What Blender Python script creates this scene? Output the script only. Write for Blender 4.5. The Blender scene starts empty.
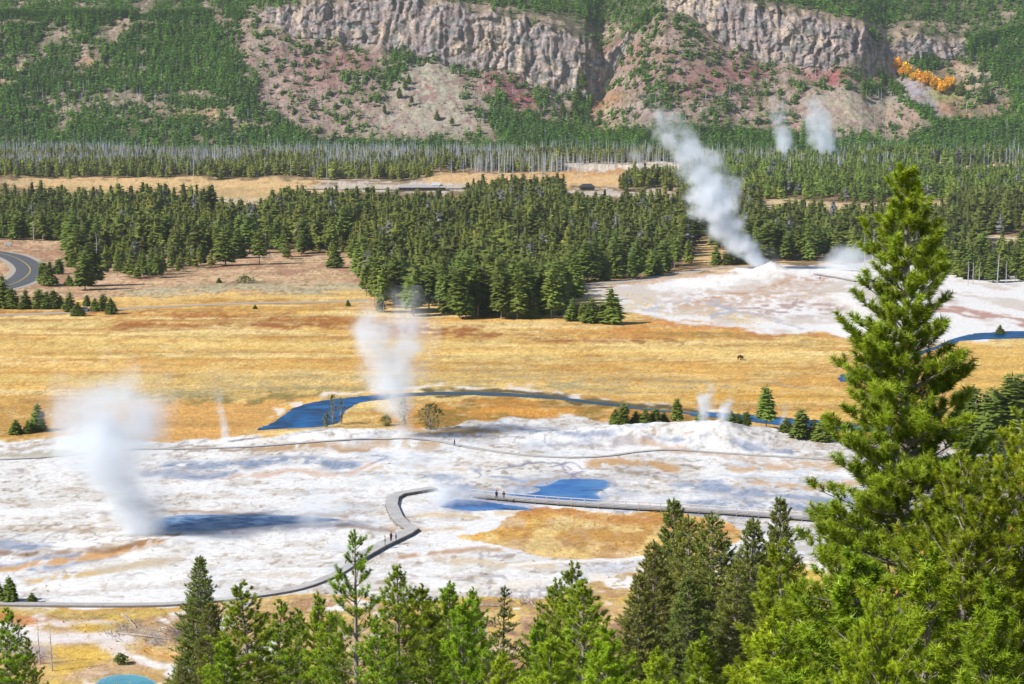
import bpy, math, random
import numpy as np
from mathutils import Vector

rng = np.random.default_rng(7)
random.seed(7)
scene = bpy.context.scene
COL = scene.collection

# ------------------------------------------------------------------ camera
F, CX, CY, HOR = 1800.0, 512.0, 342.0, 135.0
CAMZ = 70.0
PITCH = math.atan((CY - HOR) / F)
CP, SP = math.cos(PITCH), math.sin(PITCH)


def ray(px, py):
    u = (np.asarray(px, float) - CX) / F
    v = -(np.asarray(py, float) - CY) / F
    den = CP + v * SP
    return u / den, (-SP + v * CP) / den          # x/Y and (z-CAMZ)/Y


_YK = [-80, 0, 6, 20, 40, 70, 100, 150, 196, 210, 218, 950, 1100, 1300, 1500, 1900, 2100, 2350, 2600]
_ZK = [67, 67, 66, 60, 53, 43, 33.5, 17, 4, 0.7, 0, 0, 2.5, 8, 14, 24, 30, 42, 66]


def zprof(Y):
    return np.interp(Y, _YK, _ZK)


_YT = np.linspace(219, 2600, 6000)
_BT = (zprof(_YT) - CAMZ) / _YT


def ground(px, py):
    """valley-floor point seen at this place of the photograph"""
    a, b = ray(px, py)
    Y = np.interp(b, _BT, _YT)
    return a * Y, Y, zprof(Y)


def G(px, py, dz=0.0):
    x, y, z = ground(px, py)
    return Vector((float(x), float(y), float(z) + dz))


def at_depth(px, py, D):
    a, b = ray(px, py)
    return Vector((float(a * D), float(D), float(CAMZ + b * D)))


def pix(x, y, z):
    """photo coordinates of world points (used for choosing what grows where)"""
    dx, dy, dz = x, y, z - CAMZ
    fw = dy * CP - dz * SP
    up = dy * SP + dz * CP
    return CX + F * dx / fw, CY - F * up / fw


def ppm(Y):
    return F / Y


# ------------------------------------------------------------------ noise
def _hash(ix, iy, seed):
    h = (ix.astype(np.int64) * 374761393 + iy.astype(np.int64) * 668265263 + seed * 974634777) & 0xFFFFFFFF
    h = ((h ^ (h >> 13)) * 1274126177) & 0xFFFFFFFF
    return ((h ^ (h >> 16)) & 0xFFFF) / 65535.0


def vnoise(x, y, seed=0):
    ix, iy = np.floor(x), np.floor(y)
    fx, fy = x - ix, y - iy
    fx = fx * fx * fx * (fx * (fx * 6 - 15) + 10)
    fy = fy * fy * fy * (fy * (fy * 6 - 15) + 10)
    a, b = _hash(ix, iy, seed), _hash(ix + 1, iy, seed)
    c, d = _hash(ix, iy + 1, seed), _hash(ix + 1, iy + 1, seed)
    return (a + (b - a) * fx) * (1 - fy) + (c + (d - c) * fx) * fy


def fbm(x, y, seed=0, o=4):
    s, amp, tot = 0.0, 1.0, 0.0
    for k in range(o):
        s = s + amp * vnoise(x * 2 ** k + 17.3 * k, y * 2 ** k - 9.1 * k, seed + k * 31)
        tot += amp
        amp *= 0.55
    return s / tot


def sstep(a, b, x):
    t = np.clip((x - a) / (b - a), 0, 1)
    return t * t * (3 - 2 * t)


def lin(c):
    c = np.asarray(c, float) / 255.0
    return np.where(c <= 0.04045, c / 12.92, ((c + 0.055) / 1.055) ** 2.4)


KEXP = 1.3


def A(r, g, b):
    """surface colour of a thing that looks r,g,b in full sun"""
    return lin((r, g, b)) / KEXP


# ------------------------------------------------------------------ painter
def sd_poly(px, py, pts, ky=1.0):
    """signed distance, inside positive"""
    pts = np.asarray(pts, float)
    n = len(pts)
    d = np.full(px.shape, 1e9)
    inside = np.zeros(px.shape, bool)
    for i in range(n):
        x0, y0 = pts[i]
        x1, y1 = pts[(i + 1) % n]
        ex, ey = x1 - x0, (y1 - y0) * ky
        wx, wy = px - x0, (py - y0) * ky
        t = np.clip((wx * ex + wy * ey) / (ex * ex + ey * ey + 1e-9), 0, 1)
        d = np.minimum(d, (wx - ex * t) ** 2 + (wy - ey * t) ** 2)
        if y0 != y1:
            c = ((y0 > py) != (y1 > py)) & (px < (x1 - x0) * (py - y0) / (y1 - y0) + x0)
            inside ^= c
    d = np.sqrt(d)
    return np.where(inside, d, -d)


class Painter:
    def __init__(s, px, py, wx, wy, warp=1.0, ky=3.0):
        s.px, s.py, s.wx, s.wy, s.ky = px, py, wx, wy, ky
        n1 = fbm(wx / 9.0, wy / 22.0, 11, 4) - .5
        n2 = fbm(wx / 9.0, wy / 22.0, 57, 4) - .5
        s.qx = px + n1 * 46 * warp
        s.qy = py + n2 * 13 * warp
        s.col = np.zeros(px.shape + (3,))
        s.zone = np.zeros(px.shape + (3,))

    def _box(s, pts, m):
        p = np.asarray(pts, float)
        return ((s.qx > p[:, 0].min() - m) & (s.qx < p[:, 0].max() + m) & (s.qy > p[:, 1].min() - m) & (s.qy < p[:, 1].max() + m))

    def poly(s, pts, f=3.0):
        out = np.zeros(s.px.shape)
        k = s._box(pts, f * 1.5 + 2)
        out[k] = sstep(-f, f, sd_poly(s.qx[k], s.qy[k], pts, s.ky))
        return out

    def blob(s, x, y, rx, ry, soft=.5):
        d = np.hypot((s.qx - x) / rx, (s.qy - y) / ry)
        return 1 - sstep(1 - soft, 1 + soft, d)

    def stroke(s, pts, w, soft=.6):
        """w is the half thickness in vertical pixels"""
        out = np.zeros(s.px.shape)
        m = w * s.ky * (1 + soft) + 3
        k = s._box(pts, m)
        x, y = s.qx[k], s.qy[k] * s.ky
        d = np.full(x.shape, 1e9)
        for (x0, y0), (x1, y1) in zip(pts[:-1], pts[1:]):
            y0, y1 = y0 * s.ky, y1 * s.ky
            ex, ey = x1 - x0, y1 - y0
            t = np.clip(((x - x0) * ex + (y - y0) * ey) / (ex * ex + ey * ey + 1e-9), 0, 1)
            d = np.minimum(d, np.hypot(x - x0 - ex * t, y - y0 - ey * t))
        out[k] = 1 - sstep(1 - soft, 1 + soft, d / (w * s.ky))
        return out

    def lay(s, color, m, zone=None):
        m = np.clip(m, 0, 1)[..., None]
        s.col = s.col * (1 - m) + np.asarray(color) * m
        if zone is not None:
            s.zone = s.zone * (1 - m) + np.asarray(zone, float) * m


# ------------------------------------------------------------------ mesh helpers
class MB:
    """collects triangles / quads and a tint per vertex"""

    def __init__(s):
        s.v, s.f, s.t, s.n = [], [], [], 0

    def add(s, v, f, tint=1.0):
        v = np.asarray(v, float).reshape(-1, 3)
        f = np.asarray(f, np.int64).reshape(-1, 3)
        s.v.append(v)
        s.f.append(f + s.n)
        t = np.asarray(tint, float)
        s.t.append(np.broadcast_to(t, (len(v), 3)) if t.ndim < 2 else t)
        s.n += len(v)

    def quads(s, v, q, tint=1.0):
        q = np.asarray(q, np.int64).reshape(-1, 4)
        s.add(v, np.concatenate([q[:, [0, 1, 2]], q[:, [0, 2, 3]]]), tint)

    def tube(s, pts, rad, n=6, tint=1.0, cap=False):
        pts = np.asarray(pts, float)
        k = len(pts)
        rad = np.broadcast_to(np.asarray(rad, float), (k,))
        d = np.gradient(pts, axis=0)
        d /= np.linalg.norm(d, axis=1, keepdims=True) + 1e-9
        ref = np.where(np.abs(d[:, 2:3]) > .9, np.array([[1., 0, 0]]), np.array([[0, 0, 1.]]))
        e1 = np.cross(d, ref)
        e1 /= np.linalg.norm(e1, axis=1, keepdims=True) + 1e-9
        e2 = np.cross(d, e1)
        ang = np.arange(n) * 2 * math.pi / n
        ring = (e1[:, None] * np.cos(ang)[None, :, None] + e2[:, None] * np.sin(ang)[None, :, None]) * rad[:, None, None] + pts[:, None]
        q = []
        for i in range(k - 1):
            for j in range(n):
                q.append((i * n + j, i * n + (j + 1) % n, (i + 1) * n + (j + 1) % n, (i + 1) * n + j))
        s.quads(ring.reshape(-1, 3), q, tint)
        if cap:
            for base in (0, (k - 1) * n):
                o = s.n
                s.add(ring.reshape(-1, 3)[base:base + n], [(0, j, j + 1) for j in range(1, n - 1)], tint)

    def box(s, lo, hi, tint=1.0, R=None, o=None):
        x0, y0, z0 = lo
        x1, y1, z1 = hi
        v = np.array([(x, y, z) for z in (z0, z1) for y in (y0, y1) for x in (x0, x1)], float)
        if R is not None:
            v = v @ np.asarray(R).T
        if o is not None:
            v = v + np.asarray(o)
        s.quads(v, [(0, 2, 3, 1), (4, 5, 7, 6), (0, 1, 5, 4), (2, 6, 7, 3), (0, 4, 6, 2), (1, 3, 7, 5)], tint)

    def prism(s, prof, y0, y1, tint=1.0):
        """profile in x,z extruded along y"""
        n = len(prof)
        v = [(x, y0, z) for x, z in prof] + [(x, y1, z) for x, z in prof]
        s.quads(v, [(i, (i + 1) % n, n + (i + 1) % n, n + i) for i in range(n)], tint)
        s.add(v, [(0, i + 1, i) for i in range(1, n - 1)] + [(n, n + i, n + i + 1) for i in range(1, n - 1)], tint)

    def arrays(s):
        return np.concatenate(s.v), np.concatenate(s.f), np.concatenate(s.t)

    def mesh(s, name, smooth=False):
        v, f, t = s.arrays()
        return tri_mesh(name, v, f, t, smooth)

    def build(s, name, mat, parent=None, smooth=False):
        return link(name, s.mesh(name, smooth), mat, parent)


def tri_mesh(name, v, f, tint=None, smooth=False, k=3):
    me = bpy.data.meshes.new(name)
    me.vertices.add(len(v))
    me.vertices.foreach_set('co', np.ascontiguousarray(v, np.float32).ravel())
    me.loops.add(len(f) * k)
    me.loops.foreach_set('vertex_index', np.ascontiguousarray(f, np.int32).ravel())
    me.polygons.add(len(f))
    me.polygons.foreach_set('loop_start', np.arange(len(f), dtype=np.int32) * k)
    if tint is not None:
        a = me.color_attributes.new('Tint', 'FLOAT_COLOR', 'POINT')
        c = np.ones((len(v), 4), np.float32)
        c[:, :3] = tint
        a.data.foreach_set('color', c.ravel())
    me.update(calc_edges=True)
    me.validate()
    me.polygons.foreach_set('use_smooth', np.full(len(f), smooth))
    return me


def link(name, me, mat, parent=None):
    o = bpy.data.objects.new(name, me)
    if mat is not None and len(me.materials) == 0:
        me.materials.append(mat)
    COL.objects.link(o)
    if parent is not None:
        o.parent = parent
    return o


def tag(o, label, cat, group=None, kind=None):
    if label:
        o['label'] = label
    if cat:
        o['category'] = cat
    if group:
        o['group'] = group
    if kind:
        o['kind'] = kind
    return o


def thing(name, label, cat, loc=(0, 0, 0), rz=0.0, group=None):
    o = bpy.data.objects.new(name, None)
    o.empty_display_size = .5
    COL.objects.link(o)
    o.location = loc
    o.rotation_euler = (0, 0, rz)
    return tag(o, label, cat, group)


def dup(root, loc, rz=0.0, sc=1.0, label=None, group=None, cat=None):
    r = root.copy()
    COL.objects.link(r)
    r.location = loc
    r.rotation_euler = (0, 0, rz)
    r.scale = sc if isinstance(sc, tuple) else (sc, sc, sc)
    if label:
        r['label'] = label
    if group:
        r['group'] = group
    for ch in list(root.children):
        c = ch.copy()
        COL.objects.link(c)
        c.parent = r
        for g in ch.children:
            d = g.copy()
            COL.objects.link(d)
            d.parent = c
    return r


# ------------------------------------------------------------------ materials
class NT:
    def __init__(s, name):
        s.m = bpy.data.materials.new(name)
        s.m.use_nodes = True
        s.t = s.m.node_tree
        s.t.nodes.clear()
        s.out = s.t.nodes.new('ShaderNodeOutputMaterial')

    def n(s, typ, **kw):
        nd = s.t.nodes.new('ShaderNode' + typ)
        for k, v in kw.items():
            if k.startswith('i_'):
                k = k[2:]
                nd.inputs[int(k) if k.isdigit() else k].default_value = v
            else:
                setattr(nd, k, v)
        return nd

    def l(s, a, b):
        s.t.links.new(a, b)

    def math(s, op, a, b=0.0, c=None, clamp=False):
        nd = s.n('Math', operation=op, use_clamp=clamp)
        for i, x in enumerate((a, b, c)):
            if x is None:
                continue
            if isinstance(x, (int, float)):
                nd.inputs[i].default_value = x
            else:
                s.l(x, nd.inputs[i])
        return nd.outputs[0]

    def mul(s, col, fac):
        nd = s.n('VectorMath', operation='SCALE')
        s.l(col, nd.inputs[0])
        if isinstance(fac, (int, float)):
            nd.inputs['Scale'].default_value = fac
        else:
            s.l(fac, nd.inputs['Scale'])
        return nd.outputs[0]

    def vmul(s, a, b):
        nd = s.n('VectorMath', operation='MULTIPLY')
        for i, x in enumerate((a, b)):
            if isinstance(x, tuple):
                nd.inputs[i].default_value = x
            else:
                s.l(x, nd.inputs[i])
        return nd.outputs[0]

    def mapr(s, v, a, b, c, d):
        nd = s.n('MapRange')
        s.l(v, nd.inputs[0])
        for i, x in enumerate((a, b, c, d)):
            nd.inputs[i + 1].default_value = x
        return nd.outputs[0]

    def noise(s, scale, detail=3.0, vec=None, rough=.5):
        nd = s.n('TexNoise')
        nd.inputs['Scale'].default_value = scale
        nd.inputs['Detail'].default_value = detail
        nd.inputs['Roughness'].default_value = rough
        if vec is not None:
            s.l(vec, nd.inputs['Vector'])
        return nd.outputs['Fac']


def ground_material(name, sc, bump):
    m = NT(name)
    geo = m.n('NewGeometry')
    col = m.n('Attribute', attribute_name='Albedo')
    zone = m.n('Attribute', attribute_name='Zone')
    sep = m.n('SeparateColor')
    m.l(zone.outputs['Color'], sep.inputs[0])
    pos = geo.outputs['Position']
    n1 = m.noise(sc, 5, pos, .65)
    n2 = m.noise(sc * 5, 3, pos, .6)
    f1 = m.mapr(n1, .25, .75, .72, 1.28)
    f2 = m.mapr(n2, .25, .75, .82, 1.18)
    f = m.math('MULTIPLY', f1, f2)
    amt = m.math('SUBTRACT', 1.0, m.math('MULTIPLY', sep.outputs[0], .30))   # pale mineral crust varies less
    fac = m.math('ADD', m.math('MULTIPLY', m.math('SUBTRACT', f, 1.0), amt), 1.0)
    bs = m.n('BsdfPrincipled')
    m.l(m.mul(col.outputs['Color'], fac), bs.inputs['Base Color'])
    m.l(m.math('SUBTRACT', .95, m.math('MULTIPLY', sep.outputs[2], .7)), bs.inputs['Roughness'])
    bs.inputs['Specular IOR Level'].default_value = .3
    bp = m.n('Bump')
    bp.inputs['Strength'].default_value = bump
    bp.inputs['Distance'].default_value = 1.0 / sc * .25
    h = m.math('ADD', n1, m.math('MULTIPLY', n2, .4))
    m.l(m.math('MULTIPLY', h, m.math('SUBTRACT', 1.0, m.math('MULTIPLY', sep.outputs[2], .9))), bp.inputs['Height'])
    m.l(bp.outputs[0], bs.inputs['Normal'])
    m.l(bs.outputs[0], m.out.inputs['Surface'])
    return m.m


def foliage_material(name, base, trans=.3, var=.25, rough=.55):
    """tint per vertex x colour that differs a little from plant to plant"""
    m = NT(name)
    tint = m.n('Attribute', attribute_name='Tint')
    oi = m.n('ObjectInfo')
    fac = m.mapr(oi.outputs['Random'], 0, 1, 1 - var, 1 + var)
    hsv = m.n('HueSaturation')
    m.l(m.vmul(tint.outputs['Color'], tuple(base)), hsv.inputs['Color'])
    m.l(m.mapr(m.math('FRACT', m.math('MULTIPLY', oi.outputs['Random'], 7.3)), 0, 1, .485, .515), hsv.inputs['Hue'])
    c = m.mul(hsv.outputs[0], fac)
    d = m.n('BsdfPrincipled')
    d.inputs['Roughness'].default_value = rough
    d.inputs['Specular IOR Level'].default_value = .35
    m.l(c, d.inputs['Base Color'])
    t = m.n('BsdfTranslucent')
    m.l(m.vmul(c, (1.15, 1.1, .5)), t.inputs['Color'])
    mx = m.n('MixShader')
    mx.inputs[0].default_value = trans
    m.l(d.outputs[0], mx.inputs[1])
    m.l(t.outputs[0], mx.inputs[2])
    m.l(mx.outputs[0], m.out.inputs['Surface'])
    return m.m


def plain_material(name, base, rough=.8, nscale=6.0, amount=.3, spec=.3, bump=0.0, tint=False, metal=0.0, stretch=None):
    m = NT(name)
    tc = m.n('TexCoord')
    vec = tc.outputs['Object']
    if stretch:
        vec = m.vmul(vec, stretch)
    n = m.noise(nscale, 4, vec, .6)
    fac = m.mapr(n, .25, .75, 1 - amount, 1 + amount)
    bs = m.n('BsdfPrincipled')
    if tint:
        t = m.n('Attribute', attribute_name='Tint')
        c = m.mul(m.vmul(t.outputs['Color'], tuple(base)), fac)
    else:
        rgb = m.n('RGB')
        rgb.outputs[0].default_value = (*base, 1)
        c = m.mul(rgb.outputs[0], fac)
    m.l(c, bs.inputs['Base Color'])
    bs.inputs['Roughness'].default_value = rough
    bs.inputs['Specular IOR Level'].default_value = spec
    bs.inputs['Metallic'].default_value = metal
    if bump:
        b = m.n('Bump')
        b.inputs['Strength'].default_value = bump
        b.inputs['Distance'].default_value = .02
        m.l(n, b.inputs['Height'])
        m.l(b.outputs[0], bs.inputs['Normal'])
    m.l(bs.outputs[0], m.out.inputs['Surface'])
    return m.m


def water_material(name, c0, c1, rough=.12, spec=.25, nscale=.22, ripple=.25):
    m = NT(name)
    geo = m.n('NewGeometry')
    pos = geo.outputs['Position']
    n = m.noise(nscale, 4, m.vmul(pos, (.6, .8, 1)), .6)
    mix = m.n('MixRGB')
    m.l(m.mapr(n, .40, .62, 0, 1), mix.inputs[0])
    mix.inputs[1].default_value = (*c0, 1)
    mix.inputs[2].default_value = (*c1, 1)
    dep = m.n('Attribute', attribute_name='Tint')
    sh = m.n('SeparateColor')
    m.l(dep.outputs['Color'], sh.inputs[0])
    edge = m.math('ADD', sh.outputs[0], m.math('MULTIPLY', m.math('SUBTRACT', m.noise(.9, 4, pos, .65), .5), m.math('MULTIPLY', sh.outputs[0], 1.2)), clamp=True)
    mix2 = m.n('MixRGB')
    m.l(edge, mix2.inputs[0])
    m.l(mix.outputs[0], mix2.inputs[1])
    mix2.inputs[2].default_value = (.42, .50, .56, 1)
    bs = m.n('BsdfPrincipled')
    m.l(mix2.outputs[0], bs.inputs['Base Color'])
    bs.inputs['Roughness'].default_value = rough
    bs.inputs['Specular IOR Level'].default_value = spec
    b = m.n('Bump')
    b.inputs['Strength'].default_value = ripple
    b.inputs['Distance'].default_value = .15
    m.l(m.noise(1.4, 3, pos, .6), b.inputs['Height'])
    m.l(b.outputs[0], bs.inputs['Normal'])
    m.l(bs.outputs[0], m.out.inputs['Surface'])
    return m.m


M = {}
M['pine'] = foliage_material('pine_needles', (.245, .35, .020), .28, .2)
M['spruce'] = foliage_material('fir_needles', (.195, .235, .062), .28, .15)
M['forest'] = foliage_material('forest_needles', (.175, .228, .040), .3, .25)
M['hillforest'] = foliage_material('hill_needles', (.135, .24, .034), .25, 0)
M['scrub'] = foliage_material('scrub_leaves', (.15, .17, .06), .25, .2)
M['aspen'] = foliage_material('aspen_leaves', (.80, .44, .02), .3, .15)
M['bark'] = plain_material('bark', (.30, .26, .225), .9, 9, .4, .2, .5, stretch=(1, 1, .2))
M['darkbark'] = plain_material('dark_bark', (.12, .10, .085), .9, 9, .4, .2)
M['deadwood'] = plain_material('dead_wood', (.42, .40, .40), .9, 5, .3, .2, stretch=(1, 1, .2))
M['log'] = plain_material('weathered_log', (.40, .34, .29), .9, 5, .35, .2)
M['cone'] = plain_material('pine_cones', (.48, .22, .06), .7, 20, .3)
M['twig'] = plain_material('grey_twigs', (.30, .26, .25), .9, 9, .3)

# ------------------------------------------------------------------ ground sheet
pxs = np.arange(-160, 1186, 1.5)
pys = np.concatenate([np.arange(152, 250, 1.1), np.arange(250, 706, .95)])[::-1]
a_row, b_row = ray(CX, pys)
Yfar = np.interp(b_row, _BT, _YT)
Ynear = np.array([-80, -60, -40, -20, 0, 5, 10, 20, 30, 40, 55, 70, 85, 100, 115, 130, 145, 160, 175, 190, 200, 208, 214])
Yrow = np.concatenate([Ynear, Yfar[Yfar > 219.5]])
PXg, Yg = np.meshgrid(pxs, Yrow)
Wg = np.where(Yg > 228, Yg, np.maximum(Yg, 0) * .6 + 92)
Xg = (PXg - CX) / F * Wg * 1.005
Zg = zprof(Yg)
PXp, PYp = pix(Xg, np.maximum(Yg, 30), Zg)
near = Yg < 219
PXp = np.where(near, PXg, PXp)
PYp = np.where(near, 706 + (219 - Yg) * .3, PYp)


def mound(px, py, rx, ry, h, power=1.5):
    x, y, _ = ground(px, py)
    d = np.hypot((Xg - x) / rx, (Yg - y) / ry)
    return h * np.clip(1 - d, 0, 1) ** power


HB = np.zeros_like(Xg)
HB += mound(676, 437, 38, 20, 3.0, 1.0)
HB += mound(720, 440, 14, 16, 2.3, 1.3)
HB += mound(655, 438, 10, 10, .8, 1.2)
HB += mound(772, 276, 75, 90, 3.3, 1.3)
HB += mound(771, 274, 9, 10, 4.6, .9)
HB += mound(470, 430, 40, 25, .8, 1.2)
HB += mound(340, 438, 30, 16, 1.6, 1.2)
HB += mound(150, 545, 16, 10, 1.0, 1.2)
HB += mound(840, 300, 60, 60, 2.5, 1.3)
HB += mound(512, 490, 6, 5, .9, 1.)
Zg = Zg + HB + (fbm(Xg / 5, Yg / 5, 3, 3) - .5) * .8 * sstep(0.0, 1.2, HB) + (fbm(Xg / 2.2, Yg / 2.2, 9, 3) - .5) * .8 * sstep(.3, 1.5, HB) * (Yg < 650)
Zg = Zg + (fbm(Xg / 60, Yg / 60, 5, 3) - .5) * 6 * sstep(1000, 1300, Yg)
Zg = Zg + (fbm(Xg / 20, Yg / 20, 6, 3) - .5) * 5 * (PXp < 360) * sstep(262, 285, PYp) * (1 - sstep(283, 292, PYp)) * 0


def ground_z(x, y):
    """height of the built ground sheet"""
    x, y = np.asarray(x, float), np.asarray(y, float)
    r = np.clip(np.interp(y, Yrow, np.arange(len(Yrow))), 0, len(Yrow) - 1.001)
    W = np.where(y > 228, y, np.maximum(y, 0) * .6 + 92) * 1.005
    c = np.clip((x / W * F + CX - pxs[0]) / 1.5, 0, len(pxs) - 1.001)
    i, k = r.astype(int), c.astype(int)
    fr, fc = r - i, c - k
    return (Zg[i, k] * (1 - fc) + Zg[i, k + 1] * fc) * (1 - fr) + (Zg[i + 1, k] * (1 - fc) + Zg[i + 1, k + 1] * fc) * fr


def paint_ground(px, py, wx, wy):
    P = Painter(px, py, wx, wy)
    nA = fbm(wx / 14, wy / 40, 21, 5)
    nB = fbm(wx / 4, wy / 8, 22, 4)
    nC = fbm(wx / 40, wy / 110, 23, 4)
    nS = fbm(wx / 1.6, wy / 2.4, 24, 3)
    nF = fbm(wx / 2.2, wy / 9, 25, 4)
    GR, SI, WE = (0, 1, 0), (1, 0, 0), (.6, 0, 1)
    # forest floor
    P.lay(A(128, 106, 72), np.ones_like(px), GR)
    P.lay(A(176, 138, 96), sstep(.45, .7, nA) * .7, GR)
    # golden meadow
    mead = sstep(280, 298, P.qy)
    P.lay(A(226, 178, 92), mead, GR)
    P.lay(A(214, 160, 78), mead * sstep(.45, .65, nA) * .8, GR)
    P.lay(A(238, 208, 132), mead * sstep(.50, .68, nC) * .85, GR)
    P.lay(A(190, 150, 80), mead * sstep(.52, .66, nB) * .5, GR)
    st1 = fbm(wx / 50, wy / 14, 26, 5)
    st2 = fbm(wx / 3.5, wy / 5, 27, 4)
    st3 = fbm(wx / 60, wy / 10, 28, 5)
    P.lay(A(244, 214, 146), mead * sstep(.5, .66, st1) * .8, GR)
    P.lay(A(196, 142, 66), mead * sstep(.52, .66, st3) * .8, GR)
    P.lay(A(176, 138, 74), mead * sstep(.56, .7, st2) * .6, GR)
    band = lambda pts, w, c, o: P.lay(A(*c), P.stroke(pts, w, .8) * o * sstep(.3, .6, nF * .6 + nA * .4), GR)
    band([(-160, 312), (60, 313), (150, 314), (260, 316), (370, 322)], 3.5, (176, 112, 44), 1)
    band([(120, 326), (250, 324), (370, 328), (480, 331)], 3.5, (168, 104, 42), 1)
    band([(380, 328), (480, 334), (560, 338), (660, 342)], 3.5, (158, 98, 44), 1)
    band([(560, 330), (640, 330), (740, 326), (840, 334)], 4, (206, 138, 62), .9)
    band([(660, 336), (740, 334), (820, 336)], 2, (160, 128, 60), .8)
    band([(640, 343), (740, 343), (840, 345)], 1.2, (150, 118, 50), .8)
    band([(-160, 345), (100, 342), (300, 345), (500, 350), (800, 352)], 5, (242, 208, 124), .8)
    band([(-160, 360), (150, 362), (300, 360)], 3, (214, 156, 70), .8)
    band([(60, 352), (150, 356), (260, 352)], 2.0, (188, 164, 84), .7)
    band([(-160, 375), (100, 372), (280, 368), (420, 365), (600, 366), (760, 372)], 3.5, (222, 172, 84), .7)
    P.lay(A(188, 166, 112), P.stroke([(100, 394), (240, 386), (380, 380), (520, 378), (640, 382), (720, 388)], 8, .8) * .8 * sstep(.2, .5, nF), GR)
    P.lay(A(160, 148, 104), P.stroke([(140, 396), (260, 390), (400, 384), (520, 383), (620, 388)], 3.5, .8) * .7 * sstep(.35, .55, st1), GR)
    band([(180, 398), (300, 393), (420, 386)], 4, (160, 150, 100), .9)
    band([(-160, 386), (60, 380), (160, 378)], 3, (236, 204, 110), .9)
    band([(700, 395), (800, 398), (900, 395)], 6, (214, 164, 66), .9)
    band([(690, 386), (760, 384), (820, 388)], 2, (188, 164, 120), .8)
    P.lay(A(232, 190, 104), mead * (P.qy > 340) * sstep(.5, .62, fbm(wx / 8, wy / 6, 29, 4)) * .5, GR)
    P.lay(A(216, 164, 88), P.poly([(-160, 402), (60, 398), (180, 402), (300, 398), (262, 440), (150, 440), (-160, 440)], 5), GR)
    P.lay(A(190, 146, 70), P.poly([(-160, 404), (60, 400), (110, 410), (60, 436), (-160, 440)], 5) * .8, GR)
    P.lay(A(150, 130, 70), P.stroke([(170, 402), (260, 400), (330, 396)], 3, .8) * sstep(.4, .6, nB), GR)
    P.lay(A(230, 178, 84), P.poly([(250, 436), (270, 412), (310, 398), (330, 402), (290, 412), (268, 425)], 3), GR)
    # dusty ground below the forest at left
    dust = P.poly([(-160, 232), (60, 232), (200, 248), (380, 248), (372, 290), (300, 292), (180, 296), (60, 300), (-160, 302)], 4)
    P.lay(A(206, 168, 128), dust, GR)
    P.lay(A(176, 128, 100), dust * sstep(.46, .6, nA) * .8, GR)
    P.lay(A(222, 190, 150), dust * sstep(.55, .68, nB) * .7, GR)
    P.lay(A(190, 176, 140), P.stroke([(130, 292), (240, 288), (370, 288)], 3.5, .7), GR)
    P.lay(A(226, 186, 108), P.stroke([(110, 300), (220, 297), (370, 293)], 3, .7), GR)
    P.lay(A(120, 122, 84), P.stroke([(236, 281), (256, 280)], 2, .6) * .8, GR)
    # far clearings between the forests
    for pts, w, c in [([(30, 183), (120, 183), (320, 186)], 5, (222, 184, 126)), ([(60, 192), (180, 193), (330, 195)], 4, (200, 168, 112)),
                      ([(-160, 184), (30, 182)], 3, (200, 170, 120)),
                      ([(330, 186), (400, 187), (470, 187)], 5, (206, 190, 172)), ([(440, 178), (520, 179), (620, 180)], 6, (222, 182, 126)),
                      ([(560, 168), (640, 166), (700, 168)], 3.5, (234, 216, 190)), ([(560, 173), (620, 173)], 2.5, (210, 156, 96)),
                      ([(580, 193), (620, 194), (680, 196)], 4.5, (206, 188, 172)), ([(222, 201), (262, 200)], 3, (214, 190, 150)),
                      ([(770, 206), (850, 207), (945, 206)], 5, (214, 186, 140)), ([(985, 239), (1050, 240)], 4, (220, 196, 160)),
                      ([(940, 168), (1010, 169), (1150, 168)], 2.5, (226, 200, 166)), ([(690, 250), (730, 258), (770, 262)], 9, (214, 176, 120)),
                      ([(610, 232), (700, 236)], 3, (206, 176, 130))]:
        P.lay(A(*c), P.stroke(pts, w, .4), GR)
    # upper right sinter field
    up = P.poly([(575, 286), (640, 281), (700, 275), (760, 268), (860, 262), (1190, 268), (1190, 352), (1040, 335), (965, 341), (905, 350), (850, 334), (760, 331), (690, 323), (640, 317), (600, 303)], 4)
    P.lay(A(238, 234, 230), up, SI)
    P.lay(A(208, 194, 180), up * sstep(.45, .62, nA) * .8, SI)
    P.lay(A(226, 202, 152), up * P.stroke([(590, 300), (680, 308), (760, 322)], 6, .9) * sstep(.4, .6, nF) * .8, GR)
    P.lay(A(204, 176, 150), up * P.stroke([(690, 302), (760, 296), (800, 294), (830, 300)], 9, .9) * sstep(.34, .6, nF), SI)
    P.lay(A(190, 140, 100), up * P.stroke([(690, 300), (740, 293), (790, 283), (830, 282)], 2.0, .8) * .75 * sstep(.36, .5, nB), SI)
    P.lay(A(182, 156, 146), up * P.blob(790, 308, 70, 9, .7) * sstep(.45, .6, nB), SI)
    P.lay(A(250, 246, 240), up * P.stroke([(690, 285), (740, 279), (860, 272), (1000, 278)], 4, .8) * .8, SI)
    P.lay(A(250, 246, 240), up * P.stroke([(845, 300), (862, 318), (850, 326)], 6, .7) * .8, SI)
    P.lay(A(180, 180, 194), .7 * up * P.stroke([(709, 300), (722, 304), (724, 312), (716, 317)], 1.6, .5), WE)
    P.lay(A(190, 184, 196), .6 * up * P.stroke([(655, 312), (664, 304), (676, 298)], 1.2, .6), WE)
    P.lay(A(176, 118, 96), up * P.stroke([(950, 309), (985, 314), (1030, 322)], 2.2, .6) * .8, SI)
    P.lay(A(176, 164, 176), .7 * up * P.stroke([(745, 312), (785, 322), (806, 328)], 1.2, .6) * .8, SI)
    P.lay(A(204, 136, 76), P.stroke([(640, 320), (760, 333), (850, 337), (880, 334)], 2.4, .9) * .7 * sstep(.4, .55, nF), GR)
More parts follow.
